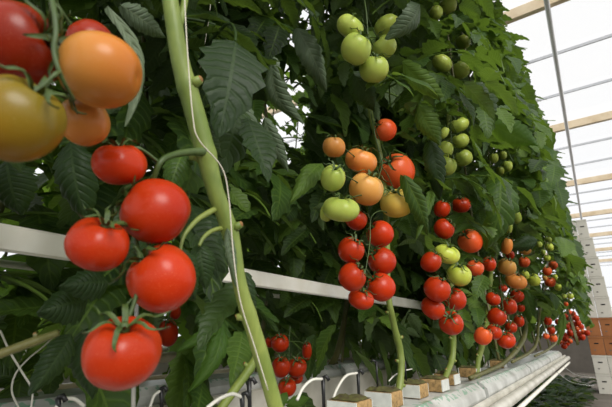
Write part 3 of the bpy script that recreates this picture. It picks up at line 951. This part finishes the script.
SZ = -0.142
slab(-0.40, 0.45, 1.40, SZ, 'white film slab nearest the lens, under the first growing blocks')
slab(-0.40, 1.44, 2.40, SZ, 'white film slab with green print, in the middle of the front gutter')
slab(-0.40, 2.44, 3.40, SZ, 'white film slab in the far half of the front gutter')
slab(-0.40, 3.44, 4.50, SZ, 'white film slab at the far end of the front gutter')
for i in range(4):
    slab(-1.02, -0.4 + i * 1.02, 0.58 + i * 1.02, -0.125, 'white film slab on the second gutter, behind the front plants', 'slabs on the second gutter')


def block(y, label, face='y', x=-0.392, stake=0, hose=True, w=0.060, hgt=0.030):
    """a cube of stone wool in a white sleeve; one pair of sides is bare"""
    c = np.array([x, y, SZ + 0.001])
    root = empty('growing_block', c)
    tag(root, label, 'growing block')
    h = w / 2
    MB().box(c + [-h, -h, 0], c + [h, h, hgt], 0.003).build('wool_cube', 'wool', root, c)
    for sg in (-1, 1):
        if face == 'y':
            lo, hi = [-h * .98, sg * h - .0012, 0.002], [h * .98, sg * h + .0012, hgt - .001]
        else:
            lo, hi = [sg * h - .0012, -h * .98, 0.002], [sg * h + .0012, h * .98, hgt - .001]
        MB().box(c + lo, c + hi).build('wrapper', 'wrap', root, c, smooth=False)
    mt = MB()
    n = 9
    g = np.linspace(-h * .95, h * .95, n)
    V = [(c[0] + a, c[1] + b, c[2] + hgt + 0.0015 + 0.007 * random.random() * (abs(a) < h * .9 and abs(b) < h * .9)) for a in g for b in g]
    F = [(i * n + j, (i + 1) * n + j, (i + 1) * n + j + 1, i * n + j + 1) for i in range(n - 1) for j in range(n - 1)]
    mt.add(V, F).build('mossy_top', 'moss', root, c)
    if stake:
        b = c + np.array([-h * .4, -h * .1, hgt * 0.8])
        s = MB().tube([b, b + [0, 0, stake * .6], b + [0, 0, stake]], [0.0018, 0.0022, 0.0028], 8)
        s.tube([b + [0, 0, stake - .001], b + [-0.006, -0.004, stake + .003], b + [-0.010, -0.006, stake - .001]], 0.0022, 8)
        tag(s.build('drip_stake', 'black', None, b), 'black drip stake in the ' + label, 'drip stake')
        if hose:
            q = b + np.array([-0.008, -0.004, stake])
            P = spline([q, q + [0.03, 0.05, 0.012], q + [0.0, 0.10, 0.0], q + [-0.10, 0.16, -0.06]], 7)
            tag(MB().tube(P, 0.0014, 8).build('drip_hose', 'hose', None, P[0]), 'white drip hose feeding the ' + label, 'hose')
    cx_, cy_, cz_ = project(c + [0, 0, hgt * .6])
    KEEP.append((float(cx_), float(cy_), 11 if y < 1.3 else 6, float(cz_)))


block(0.70, 'growing block cut by the bottom edge, left of the others')
block(0.845, 'growing block at the foot of the centre stem', stake=0.062, hose=False)
block(1.005, 'growing block in the middle, white front and tan side', stake=0.055, hose=False)
block(1.145, 'growing block with tan front under the truss by the rail end', 'x', -0.385)
block(1.31, 'growing block with tan front half hidden in leaves', 'x', -0.40)
block(1.58, 'small growing block beside the low truss', 'x', -0.40)
block(2.08, 'farthest growing block, among trailing stems', 'x', -0.40)
# loose stakes and hose arcs
def arc(pts, X, label, r=0.0026):
    P = spline([atX(a, b, X) for a, b in pts], 8)
    tag(MB().tube(P, r, 8).build('drip_hose', 'hose', None, P[0]), label, 'hose')
    keep_path(pts, 4, X, 4)


def stake(px, py0, py1, X, label):
    a, b = atX(px, py0, X), atX(px + 1, py1, X)
    m = MB().tube([b, (a + b) / 2, a], [0.003, 0.0032, 0.004], 8)
    m.tube([a, a + RT * 0.006 + [0, 0, .003], a + RT * 0.011 - [0, 0, .004]], 0.0034, 8)
    tag(m.build('drip_stake', 'black', None, b), label, 'drip stake')
    keep_path([(px, py0), (px, py1)], 4, X, 4)


arc([(297, 400), (303, 388), (312, 380), (322, 379)], -0.43, 'white drip hose arc right of the shaded red bunch')
arc([(331, 405), (337, 389), (346, 376), (357, 373)], -0.43, 'white drip hose arc with red speck under it, farther right')
stake(358, 372, 400, -0.43, 'black drip stake at the foot of the farther white hose arc')
stake(323, 378, 410, -0.43, 'black drip stake at the end of the white hose arc by the red bunch')
arc([(389, 381), (395, 375), (403, 371), (412, 369)], -0.42, 'thin white drip hose between the two stakes on the blocks', 0.0016)
arc([(207, 408), (219, 399), (232, 394), (241, 397)], -0.45, 'white drip hose arc at the bottom below the serrated pale leaf')
stake(242, 395, 420, -0.45, 'black drip stake right of the low hose arc')
stake(249, 381, 415, -0.46, 'taller black drip stake beside the low hose arc, left of the thick stem')
arc([(150, 407), (154, 396), (160, 391)], -0.66, 'short white drip hose right of the metal rod')
stake(161, 389, 415, -0.66, 'black drip stake right of the metal rod')
arc([(56, 408), (62, 400), (74, 399), (84, 406)], -0.60, 'white drip hose arc at the bottom, left of the biggest tomato')
stake(58, 398, 415, -0.60, 'black drip stake at the bottom, left of the biggest tomato')
arc([(0, 330), (10, 352), (22, 372), (32, 390), (31, 410)], -0.85, 'white hose hanging down beside the lower left edge', 0.0018)
arc([(60, 330), (45, 345), (27, 360), (15, 375), (12, 392), (20, 410)], -0.9, 'white hose looping across at lower left', 0.0018)

# ------------------------------------------------------------------ cartons at the end of the row
def carton(x0, x1, z0, z1, y, mat, label):
    c = np.array([(x0 + x1) / 2, y + 0.2, z0])
    root = empty('carton', c)
    tag(root, label, 'carton')
    MB().box((x0 + .002, y, z0 + 0.001), (x1 - .002, y + 0.4, z1 - 0.002), 0.003).build('carton_body', mat, root, c, smooth=False)
    lid = MB().box((x0 + .0005, y - 0.003, z1 - 0.022), (x1 - .0005, y + 0.403, z1 - 0.0015), 0.002)
    lid.build('lid_rim', mat, root, c, smooth=False)
    zm = z0 + (z1 - z0) * 0.62
    xm = (x0 + x1) / 2
    m = MB()
    m.box((xm - 0.022, y - 0.0025, zm - 0.007), (xm + 0.022, y + 0.002, zm + 0.007), 0.002)
    m.build('hand_hole', 'hole', root, c)
    m = MB()
    m.box((xm - 0.035, y - 0.002, z0 + 0.05), (xm - 0.015, y + 0.002, z0 + 0.062))
    m.build('printed_mark', 'inkmark', root, c, smooth=False)


BY = 6.0
zrow = [1.385, 1.145, 0.905, 0.665, 0.428, 0.188, -0.02, -0.228, -0.43, FLOOR]
names = ['top', 'second', 'third', 'fourth', 'fifth', 'sixth', 'seventh', 'eighth', 'bottom']
for i in range(9):
    mt = 'carton_brown' if i in (5, 6) else 'carton_white'
    cn = 'brown' if i in (5, 6) else 'white'
    xd = 0.006 * min(i, 3)
    for j, (a, b) in enumerate(((xd - 0.145, xd), (xd, xd + (0.115, 0.134, 0.140, 0.145, 0.148)[min(i, 4)]))):
        lab = '%s carton in the %s layer of the stack, in the column %s' % (cn, names[i], ('beside the plants', 'toward the aisle')[j])
        carton(a, b, zrow[i + 1], zrow[i], BY, mt, lab)

# ------------------------------------------------------------------ leaves
def leaflet_template(n, across, ratio, seed, droop, fold, teeth=True):
    r = np.random.default_rng(seed)
    us = np.linspace(-1, 1, across)
    V, UV = [], []
    ph = r.uniform(0, 6.28, 2)
    for i in range(n + 1):
        t = i / n
        w = ratio * 0.5 * (math.sin(math.pi * min(1, t ** 0.72 * 0.985 + 0.012)) ** 0.85)
        w = max(w, 0.006)
        for u in us:
            e = abs(u)
            k = 1.0
            tx = t
            if teeth and e > 0.99:
                if n < 14:
                    k = (1.06 if i % 2 else 0.80) if 0 < i < n else 1.0
                else:
                    fr_ = (t * 6.0 + (0.3 if u > 0 else 0)) % 1.0
                    k = 0.84 + 0.26 * fr_ + 0.03 * math.sin(40 * t)
                tx = t + 0.02 * (k - .9)
            elif teeth and e > 0.6:
                k = 0.97
            y = u * w * k
            z = -droop * t * t + fold * e * w - 0.55 * fold * e ** 2.5 * w + 0.035 * math.sin(8 * t + ph[0] + (1.3 if u > 0 else 0)) * e
            V.append((tx, y, z))
            UV.append((0.5 + 0.5 * u, t))
    F = []
    m = across
    for i in range(n):
        for j in range(m - 1):
            F.append((i * m + j, (i + 1) * m + j, (i + 1) * m + j + 1, i * m + j + 1))
    return np.array(V), np.array(F), np.array(UV)


LT = [leaflet_template(10, 5, r_, s, d_, f_) for s, (r_, d_, f_) in enumerate(((0.52, 0.16, 0.5), (0.60, 0.28, 0.3), (0.46, 0.10, 0.7), (0.56, 0.36, 0.2)))]
NLV = len(LT[0][0])


def frame(d, nrm):
    x = unit(d)
    y = unit(np.cross(nrm, x))
    z = np.cross(x, y)
    return np.stack([x, y, z], axis=1)


def compound(seed):
    """one pinnate tomato leaf of unit length: list of leaflets (n, NLV, 3) and the rachis tube"""
    r = np.random.default_rng(seed)
    a0, a1 = r.uniform(0.15, 0.6), r.uniform(-1.3, -0.6)
    n = 14
    P = [np.zeros(3)]
    for i in range(n):
        a = a0 + (a1 - a0) * (i / n) ** 1.1
        P.append(P[-1] + np.array([math.cos(a), r.normal(0, .05), math.sin(a)]) / n)
    P = np.array(P)
    Tn = np.gradient(P, axis=0)
    L, idx = [], []

    def put(s, side, ln, ang, tmpl, dr):
        k = min(int(s * n), n)
        tx = unit(Tn[k])
        lat = np.array([0, 1.0, 0])
        d = unit(tx * math.cos(ang) + lat * side * math.sin(ang) + np.array([0, 0, -dr]))
        nr = unit(np.array([-tx[2], 0, tx[0]]) + lat * side * r.uniform(-.5, .2) + np.array([0, 0, 0.4]))
        Mx = frame(d, nr)
        L.append(P[k] + (LT[tmpl][0] * ln) @ Mx.T)
        idx.append(tmpl)

    put(1.0, 0, r.uniform(.36, .46), 0, r.integers(4), 0.25)
    for s, ln in ((0.34, .24), (0.54, .33), (0.74, .36), (0.90, .28)):
        for side in (-1, 1):
            put(s + r.uniform(-.03, .03), side, ln * r.uniform(.8, 1.15), r.uniform(.85, 1.25), r.integers(4), r.uniform(.1, .6))
    for s in (0.44, 0.64):
        put(s, r.choice([-1, 1]), r.uniform(.09, .14), 1.3, r.integers(4), .2)
    rb = MB().tube(P, np.linspace(0.011, 0.005, len(P)), 5, cap=False)
    return np.array(L), np.array(idx), np.concatenate(rb.v), np.array(rb.f)


CL = [compound(100 + s) for s in range(8)]
SIL = ([-60, 0, 40, 80, 120, 160, 220, 250, 290, 345, 360], [462, 486, 505, 518, 534, 548, 562, 572, 581, 584, 560])
KP = np.array([(t[2], t[3], t[4] * 0.80, t[5]) for t in ALLT] + KEEP)
# where the rail and the gutter stay clear of leaves
extra = []
for x in np.arange(246, 424, 5):
    y = 278 + (x - 250) * 24 / 170
    extra.append((x, y, 7 if x < 350 else 5, depth(atX(x, y, -0.75))))
for x in np.arange(0, 66, 5):
    y = 236 + x * 0.18
    extra.append((x, y, 12, depth(atX(x, y, -0.75))))
for x in np.arange(440, 560, 6):
    y = 392 - (x - 440) * 0.36
    for dy in (0, 8, 16):
        extra.append((x, y + dy, 6, depth(atX(x, y, -0.3))))
KP = np.vstack([KP, np.array(extra)])
GAPS = []   # (px, py, r): see-through holes towards the sky


SUNV = unit([0.85, -0.42, 0.60])
FRUIT = np.array([t[0] for t in ALLT] + [(-0.745, y, 0.146) for y in np.arange(-0.1, 1.1, 0.05)])


def leaf_ok(L, sil=True, jitter=0.0, sun_clear=True, gaps=1.0):
    """L (n, NLV, 3) -> keep mask for each leaflet"""
    n = len(L)
    px, py, z = project(L.reshape(-1, 3))
    ok = np.ones(n, bool)
    near = z.reshape(n, -1).min(1)
    ok &= near > 0.30
    pxl, pyl, zl = px.reshape(n, -1), py.reshape(n, -1), z.reshape(n, -1)
    inframe = (pxl.max(1) > -20) & (pxl.min(1) < 632) & (pyl.max(1) > -20) & (pyl.min(1) < 427)
    for i in range(n):
        if not ok[i] or not inframe[i]:
            continue
        x, y, zz = pxl[i], pyl[i], zl[i]
        if sil:
            lim = np.interp(y, SIL[0], SIL[1])
            if (x > lim + 3 + jitter).sum() > (18 if len(x) == NLV else 2):
                ok[i] = False
                continue
        d2 = (x[:, None] - KP[None, :, 0]) ** 2 + (y[:, None] - KP[None, :, 1]) ** 2
        if sun_clear:
            c = L[i].mean(0)
            dv = c[None] - FRUIT
            tt = dv @ SUNV
            pr = np.linalg.norm(dv - tt[:, None] * SUNV, axis=1)
            if ((tt > 0) & (tt < 0.7) & (pr < 0.06)).any():
                ok[i] = False
                continue
        hit = (d2 < KP[None, :, 2] ** 2) & (zz[:, None] < KP[None, :, 3] + 0.0)
        if hit.any():
            ok[i] = False
            continue
        for gx, gy, gr in GAPS:
            if (((x - gx) ** 2 + (y - gy) ** 2) < (gr * gaps) ** 2).any():
                ok[i] = False
                break
    return ok


class Foliage:
    def __init__(s):
        s.V, s.F, s.UV, s.R, s.n = [], [], [], [], 0

    def raw(s, V, F, UV, rv):
        s.V.append(V); s.F.append(np.asarray(F) + s.n); s.UV.append(UV); s.R.append(np.full(len(V), rv)); s.n += len(V)

    def leaf(s, pos, az, pitch, roll, size, var, tone=0.5, sil=True, zmin=-0.1):
        L, idx, RV, RF = CL[var]
        ca, sa = math.cos(az), math.sin(az)
        Rz = np.array([[ca, -sa, 0], [sa, ca, 0], [0, 0, 1]])
        cp, sp = math.cos(pitch), math.sin(pitch)
        Ry = np.array([[cp, 0, -sp], [0, 1, 0], [sp, 0, cp]])
        cr, sr = math.cos(roll), math.sin(roll)
        Rx = np.array([[1, 0, 0], [0, cr, -sr], [0, sr, cr]])
        Mx = Rz @ Ry @ Rx * size
        W = L @ Mx.T + pos
        ok = leaf_ok(W, sil, rng.uniform(-6, 8), gaps=1.0 if pos[0] > -2 else 0.7)
        ok &= W[:, :, 2].min(1) > zmin
        for i in np.nonzero(ok)[0]:
            s.raw(W[i], LT[idx[i]][1], LT[idx[i]][2], min(1, max(0, tone + rng.normal(0, .3))))
        if ok.sum() >= 7:
            R_ = RV @ Mx.T + pos
            if depth(pos) > 0.55 and leaf_ok(R_[None], sil)[0]:
                s.raw(R_, RF, np.tile([[0.5, 0.5]], (len(RV), 1)), 0.9)

    def build(s, pkey, mat='leaf'):
        if not s.n:
            return
        V = np.concatenate(s.V); UV = np.concatenate(s.UV); Rr = np.concatenate(s.R)
        F = np.concatenate(s.F)
        par = PLANTS[pkey]
        org = WPOS[par.name] + np.array([0, 0, 0.3])
        me = bpy.data.meshes.new('foliage')
        me.vertices.add(len(V)); me.vertices.foreach_set('co', (V - org).ravel())
        me.loops.add(F.size); me.loops.foreach_set('vertex_index', F.ravel().astype(np.int32))
        me.polygons.add(len(F)); me.polygons.foreach_set('loop_start', np.arange(0, F.size, 4, dtype=np.int32))
        me.update(calc_edges=True)
        me.polygons.foreach_set('use_smooth', np.ones(len(F), bool))
        uvl = me.uv_layers.new(name='UVMap')
        uvl.data.foreach_set('uv', UV[F.ravel()].ravel())
        at = me.attributes.new('rnd', 'FLOAT', 'POINT')
        at.data.foreach_set('value', Rr.astype(np.float32))
        me.materials.append(MAT[mat])
        me.validate()
        o = bpy.data.objects.new('foliage', me)
        COL.objects.link(o)
        place(o, par, org)
        return o


def foliage_row(keys, x, y_of, z0, z1, dz, size, front=0.0, tone=0.5, dens=1.0, pz=None, mat='leaf', zmin=-0.1):
    for key in keys:
        y = y_of(key)
        fo = Foliage()
        z = z0 + rng.uniform(0, dz)
        k = 0
        while z < z1:
            az = rng.choice([0, 0, 0, math.pi, math.pi / 2, -math.pi / 2]) + rng.normal(0, .55)
            if k % 2 == 0:
                az = rng.normal(-0.25, .6)
            if rng.uniform() < dens:
                sz = size * rng.uniform(.8, 1.2)
                if pz: sz *= pz(z)
                fo.leaf(np.array([x + rng.normal(0, .02), y + rng.normal(0, .05), z]), az, rng.uniform(-.35, .25), rng.normal(0, .25), sz, rng.integers(8), tone, zmin=zmin)
            z += dz * rng.uniform(.7, 1.3)
            k += 1
        fo.build(key, mat)


# sky gaps in the leaves, up in the middle left
GAPS[:] = [(290, 92, 3), (283, 116, 4), (300, 128, 3), (297, 45, 3), (305, 14, 3), (222, 9, 2)] + [(285 + 22 * math.sin(2.4 * q) * math.sqrt(q / 22), 112 + 52 * math.cos(2.4 * q) * math.sqrt(q / 22), 1.6 + 2.0 * ((q * 5) % 3) / 2) for q in range(22)]

front_y = {k: WPOS[PLANTS[k].name][1] for k in PLANTS}
FX = -0.42


def yk(k):
    return front_y[k]


foliage_row(['centre', 'second', 'third'], -0.46, yk, 0.0, 3.3, 0.040, 0.34, tone=0.45)
foliage_row(['fourth', 'fifth', 'sixth', 'end'], -0.36, yk, 0.06, 3.7, 0.042, 0.38, tone=0.55)
foliage_row(['filler%d' % i for i in range(8)], -0.34, yk, 0.06, 3.7, 0.042, 0.38, tone=0.55)
foliage_row(['filler%d' % i for i in range(8, 11)], -0.24, yk, 0.06, 3.4, 0.034, 0.36, tone=0.55)
foliage_row(['main', 'near'], -0.64, yk, 0.06, 1.6, 0.05, 0.34, tone=0.3, mat='leaf_dark')  # dark leaf colour stands in for the dimmer light at left
foliage_row(['b%d' % i for i in range(13)], -1.06, yk, -0.05, 2.5, 0.036, 0.44, tone=0.25, zmin=-0.3)
foliage_row(['c%d' % i for i in range(14)], -2.35, yk, 0.0, 2.6, 0.055, 0.6, tone=0.4, zmin=-0.3, mat='leaf_bright')  # bright leaf colour stands in for skylight shining through from behind

# single leaf tips reaching out over the aisle along the receding edge of the row
def tips(keys, ys):
    for key, (ya, yb) in zip(keys, ys):
        fo = Foliage()
        for y in np.arange(ya, yb, 3.2):
            lim = float(np.interp(y, SIL[0], SIL[1])) + rng.uniform(-6, 10)
            D = float(np.interp(y, [0, 290], [3.5, 4.2])) + rng.uniform(-.3, .2)
            p = atD(lim - 8, y, D)
            d = unit(RT * rng.uniform(.5, 1) + np.array([0, 0, rng.uniform(-.7, .35)]) + FW * rng.uniform(-.6, .3))
            Mx = frame(d, unit(np.array([rng.normal(0, .5), rng.normal(0, .5), 1.0]) - FW * 0.6))
            t = int(rng.integers(4))
            W = p + (LT[t][0] * rng.uniform(.11, .20)) @ Mx.T
            if leaf_ok(W[None], False, sun_clear=False)[0]:
                fo.raw(W, LT[t][1], LT[t][2], float(np.clip(rng.normal(.6, .25), 0, 1)))
        fo.build(key)


tips(['filler5', 'filler6', 'filler7'], [(-4, 100), (100, 200), (200, 318)])

# single leaves that stand out
BIG = leaflet_template(30, 11, 0.5, 21, 0.0, 0.35)


def big_leaf(pkey, X, base, tip, wpx, mat, bend=0.12, roll=0.0, dxt=0.0, tone=0.5, label=None, side=0.0):
    a, b = atX(*base, X), atX(*tip, X + dxt)
    L = np.linalg.norm(b - a)
    d = unit(b - a)
    view = unit((a + b) / 2)
    nrm = unit(-view + d * np.dot(view, d))
    lat = np.cross(nrm, d)
    nrm = unit(nrm * math.cos(roll) + lat * math.sin(roll))
    Mx = frame(d, nrm)
    V, F, UV = BIG
    V = V.copy()
    wid = wpx / FPX * depth((a + b) / 2)
    t = V[:, 0].copy()
    V[:, 0] *= L
    V[:, 1] *= wid / 0.5
    V[:, 1] += side * L * (np.sin(math.pi * np.clip(t, 0, 1)))
    V[:, 2] = V[:, 2] * L * 0.8 + bend * L * np.sin(math.pi * np.clip(t, 0, 1)) - 0.25 * wid * (np.abs(UV[:, 0] - .5) * 2) ** 2
    W = a + V @ Mx.T
    par = PLANTS[pkey]
    me = bpy.data.meshes.new('leaf')
    me.from_pydata((W - a).tolist(), [], F.tolist())
    me.polygons.foreach_set('use_smooth', np.ones(len(F), bool))
    uvl = me.uv_layers.new(name='UVMap')
    uvl.data.foreach_set('uv', UV[F.ravel()].ravel())
    at = me.attributes.new('rnd', 'FLOAT', 'POINT')
    at.data.foreach_set('value', np.full(len(W), tone, np.float32))
    me.materials.append(MAT[mat])
    o = bpy.data.objects.new('leaf', me)
    COL.objects.link(o)
    place(o, par, a)
    if label: o['label'] = label
    return o


big_leaf('near', -0.36, (108, 6), (126, 126), 17, 'leaf_grey', 0.05, 0.5, tone=0.8, side=0.16, label='narrow pale grey-green leaf')
big_leaf('near', -0.42, (122, 6), (166, 38), 24, 'leaf_grey', 0.10, 0.2, tone=0.2)
big_leaf('main', -0.50, (297, 28), (327, 92), 26, 'leaf_grey', 0.10, 0.3, tone=0.35, label='greyish drooping leaf')
big_leaf('main', -0.52, (272, 58), (303, 124), 24, 'leaf_grey', 0.15, -0.3, tone=0.3, side=-0.12, label='greyish drooping leaf')
big_leaf('main', -0.48, (238, 97), (262, 164), 18, 'leaf_grey', 0.10, 0.3, tone=0.2, label='greyish drooping leaf')
big_leaf('main', -0.48, (264, 118), (288, 172), 18, 'leaf_grey', 0.10, -0.2, tone=0.2, label='greyish drooping leaf')
big_leaf('main', -0.50, (322, 163), (290, 202), 22, 'leaf', 0.10, -0.3, tone=0.8)
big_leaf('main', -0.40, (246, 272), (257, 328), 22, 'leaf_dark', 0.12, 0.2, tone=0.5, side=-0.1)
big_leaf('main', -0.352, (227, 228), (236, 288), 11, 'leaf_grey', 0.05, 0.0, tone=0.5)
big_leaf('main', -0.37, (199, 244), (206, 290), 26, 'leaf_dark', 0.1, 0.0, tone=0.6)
big_leaf('b0', -0.60, (222, 322), (189, 392), 20, 'leaf_bright', 0.1, 0.2, tone=0.3, side=0.1, label='pale yellow-green serrated leaf')
big_leaf('b0', -0.60, (222, 322), (176, 352), 14, 'leaf_bright', 0.1, 0.2, tone=0.2)
big_leaf('b0', -0.60, (222, 322), (206, 372), 16, 'leaf_bright', 0.1, -0.2, tone=0.3)
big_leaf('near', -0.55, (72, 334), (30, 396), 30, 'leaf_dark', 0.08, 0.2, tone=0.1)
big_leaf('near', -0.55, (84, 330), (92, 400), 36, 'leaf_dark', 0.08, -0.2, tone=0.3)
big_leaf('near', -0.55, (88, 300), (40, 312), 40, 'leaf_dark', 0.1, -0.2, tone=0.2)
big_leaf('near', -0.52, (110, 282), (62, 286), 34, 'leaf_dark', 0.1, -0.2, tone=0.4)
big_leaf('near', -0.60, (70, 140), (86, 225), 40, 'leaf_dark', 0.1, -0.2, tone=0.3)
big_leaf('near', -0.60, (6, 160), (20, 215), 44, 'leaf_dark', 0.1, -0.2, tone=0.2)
big_leaf('centre', -0.40, (354, 74), (375, 112), 26, 'leaf_dark', 0.12, 0.1, tone=0.7)
big_leaf('centre', 1.05, (420, 4), (388, 40), 26, 'leaf_grey', 0.2, 0.5, tone=0.3)
big_leaf('centre', 1.12, (402, 62), (446, 104), 22, 'leaf', 0.2, -0.4, tone=0.9, side=0.05)
big_leaf('second', 1.15, (418, 104), (440, 146), 24, 'leaf', 0.12, -0.2, tone=0.85)
big_leaf('third', 1.40, (468, 84), (494, 126), 36, 'leaf_dark', 0.12, 0.1, tone=0.9, label='broad dark leaf facing the aisle')
big_leaf('third', 1.55, (492, 124), (538, 146), 28, 'leaf_bright', 0.12, -0.2, tone=0.3, label='light green leaf facing the aisle')
big_leaf('third', 1.40, (500, 176), (486, 250), 36, 'leaf', 0.15, 0.1, tone=0.6, side=0.05, label='big drooping leaf')
big_leaf('second', 1.2, (430, 140), (440, 200), 22, 'leaf_dark', 0.12, 0.2, tone=0.6)
big_leaf('second', -0.33, (404, 176), (428, 236), 20, 'leaf', 0.12, 0.3, tone=0.5)
big_leaf('second', -0.34, (430, 190), (416, 240), 10, 'leaf', 0.12, 0.2, tone=0.7)
big_leaf('fourth', 2.0, (538, 240), (505, 248), 16, 'leaf_dark', 0.12, 0.2, tone=0.6)
big_leaf('fifth', 2.3, (524, 288), (534, 330), 14, 'leaf', 0.12, 0.2, tone=0.6)
big_leaf('sixth', 3.4, (563, 312), (558, 346), 8, 'leaf', 0.12, 0.2, tone=0.9)
big_leaf('centre', -0.62, (287, 392), (276, 412), 10, 'leaf_bright', 0.1, 0.0, tone=0.4)
big_leaf('centre', -0.62, (288, 404), (310, 398), 12, 'leaf_bright', 0.1, 0.0, tone=0.4)

big_leaf('main', -0.37, (181, 248), (196, 300), 24, 'leaf_dark', 0.1, 0.3, tone=0.5)
big_leaf('main', -0.39, (192, 118), (222, 158), 26, 'leaf_dark', 0.1, 0.2, tone=0.8)
big_leaf('main', -0.39, (184, 150), (168, 196), 28, 'leaf', 0.1, -0.2, tone=0.6)
# dropped leaves under the gutter, on the aisle floor
lit = Foliage()
for i in range(2200):
    y = rng.uniform(3.3, 6.6)
    x = rng.uniform(-1.5, -0.22)
    t = int(rng.integers(4))
    s_ = rng.uniform(.07, .15)
    d = np.array([math.cos(i * 2.4), math.sin(i * 2.4), rng.uniform(-.1, .4)])
    Mx = frame(d, np.array([rng.normal(0, .3), rng.normal(0, .3), 1.0]))
    W = np.array([x, y, FLOOR + 0.02 + rng.uniform(0, .10)]) + (LT[t][0] * s_) @ Mx.T
    W[:, 2] = np.maximum(W[:, 2], FLOOR + 0.003)
    lit.raw(W, LT[t][1], LT[t][2], rng.uniform(0, .2))
PLANTS['litter'] = empty('tmp', (-0.3, 3.5, FLOOR))
lo = lit.build('litter', 'leaf_dark')
lo.parent = None
lo.location = tuple(WPOS[lo.name])
lo.name = 'fallen_leaves'
tag(lo, 'dark fallen leaves heaped on the floor under the front gutter', 'leaves', kind='stuff')
bpy.data.objects.remove(PLANTS['litter'])

# ------------------------------------------------------------------ light: bright overcast daylight through the glass
wd = bpy.data.worlds.new('world')
scene.world = wd
wd.use_nodes = True
nt = wd.node_tree
bg = nt.nodes['Background']
tc = N(nt, 'ShaderNodeTexCoord')
sp = N(nt, 'ShaderNodeSeparateXYZ')
nt.links.new(tc.outputs['Generated'], sp.inputs[0])
rp = ramp(nt, sp.outputs['Z'], [(0.0, (0.95, 0.97, 1.0)), (0.5, (1.0, 1.0, 1.0))])
nt.links.new(rp.outputs['Color'], bg.inputs['Color'])
bg.inputs['Strength'].default_value = 1.06
sd = bpy.data.lights.new('daylight', 'SUN')
sd.energy = 2.9
sd.angle = math.radians(30)
sd.color = (1.0, 0.97, 0.92)
so = bpy.data.objects.new('daylight', sd)
COL.objects.link(so)
so.rotation_euler = Vector((-0.85, 0.42, -0.60)).to_track_quat('-Z', 'Y').to_euler()

vs = scene.view_settings
vs.view_transform = 'Standard'
vs.look = 'None'
vs.exposure = 0.0
vs.gamma = 1.0
vs.use_curve_mapping = False
scene.cycles.max_bounces = 10
scene.cycles.transparent_max_bounces = 16
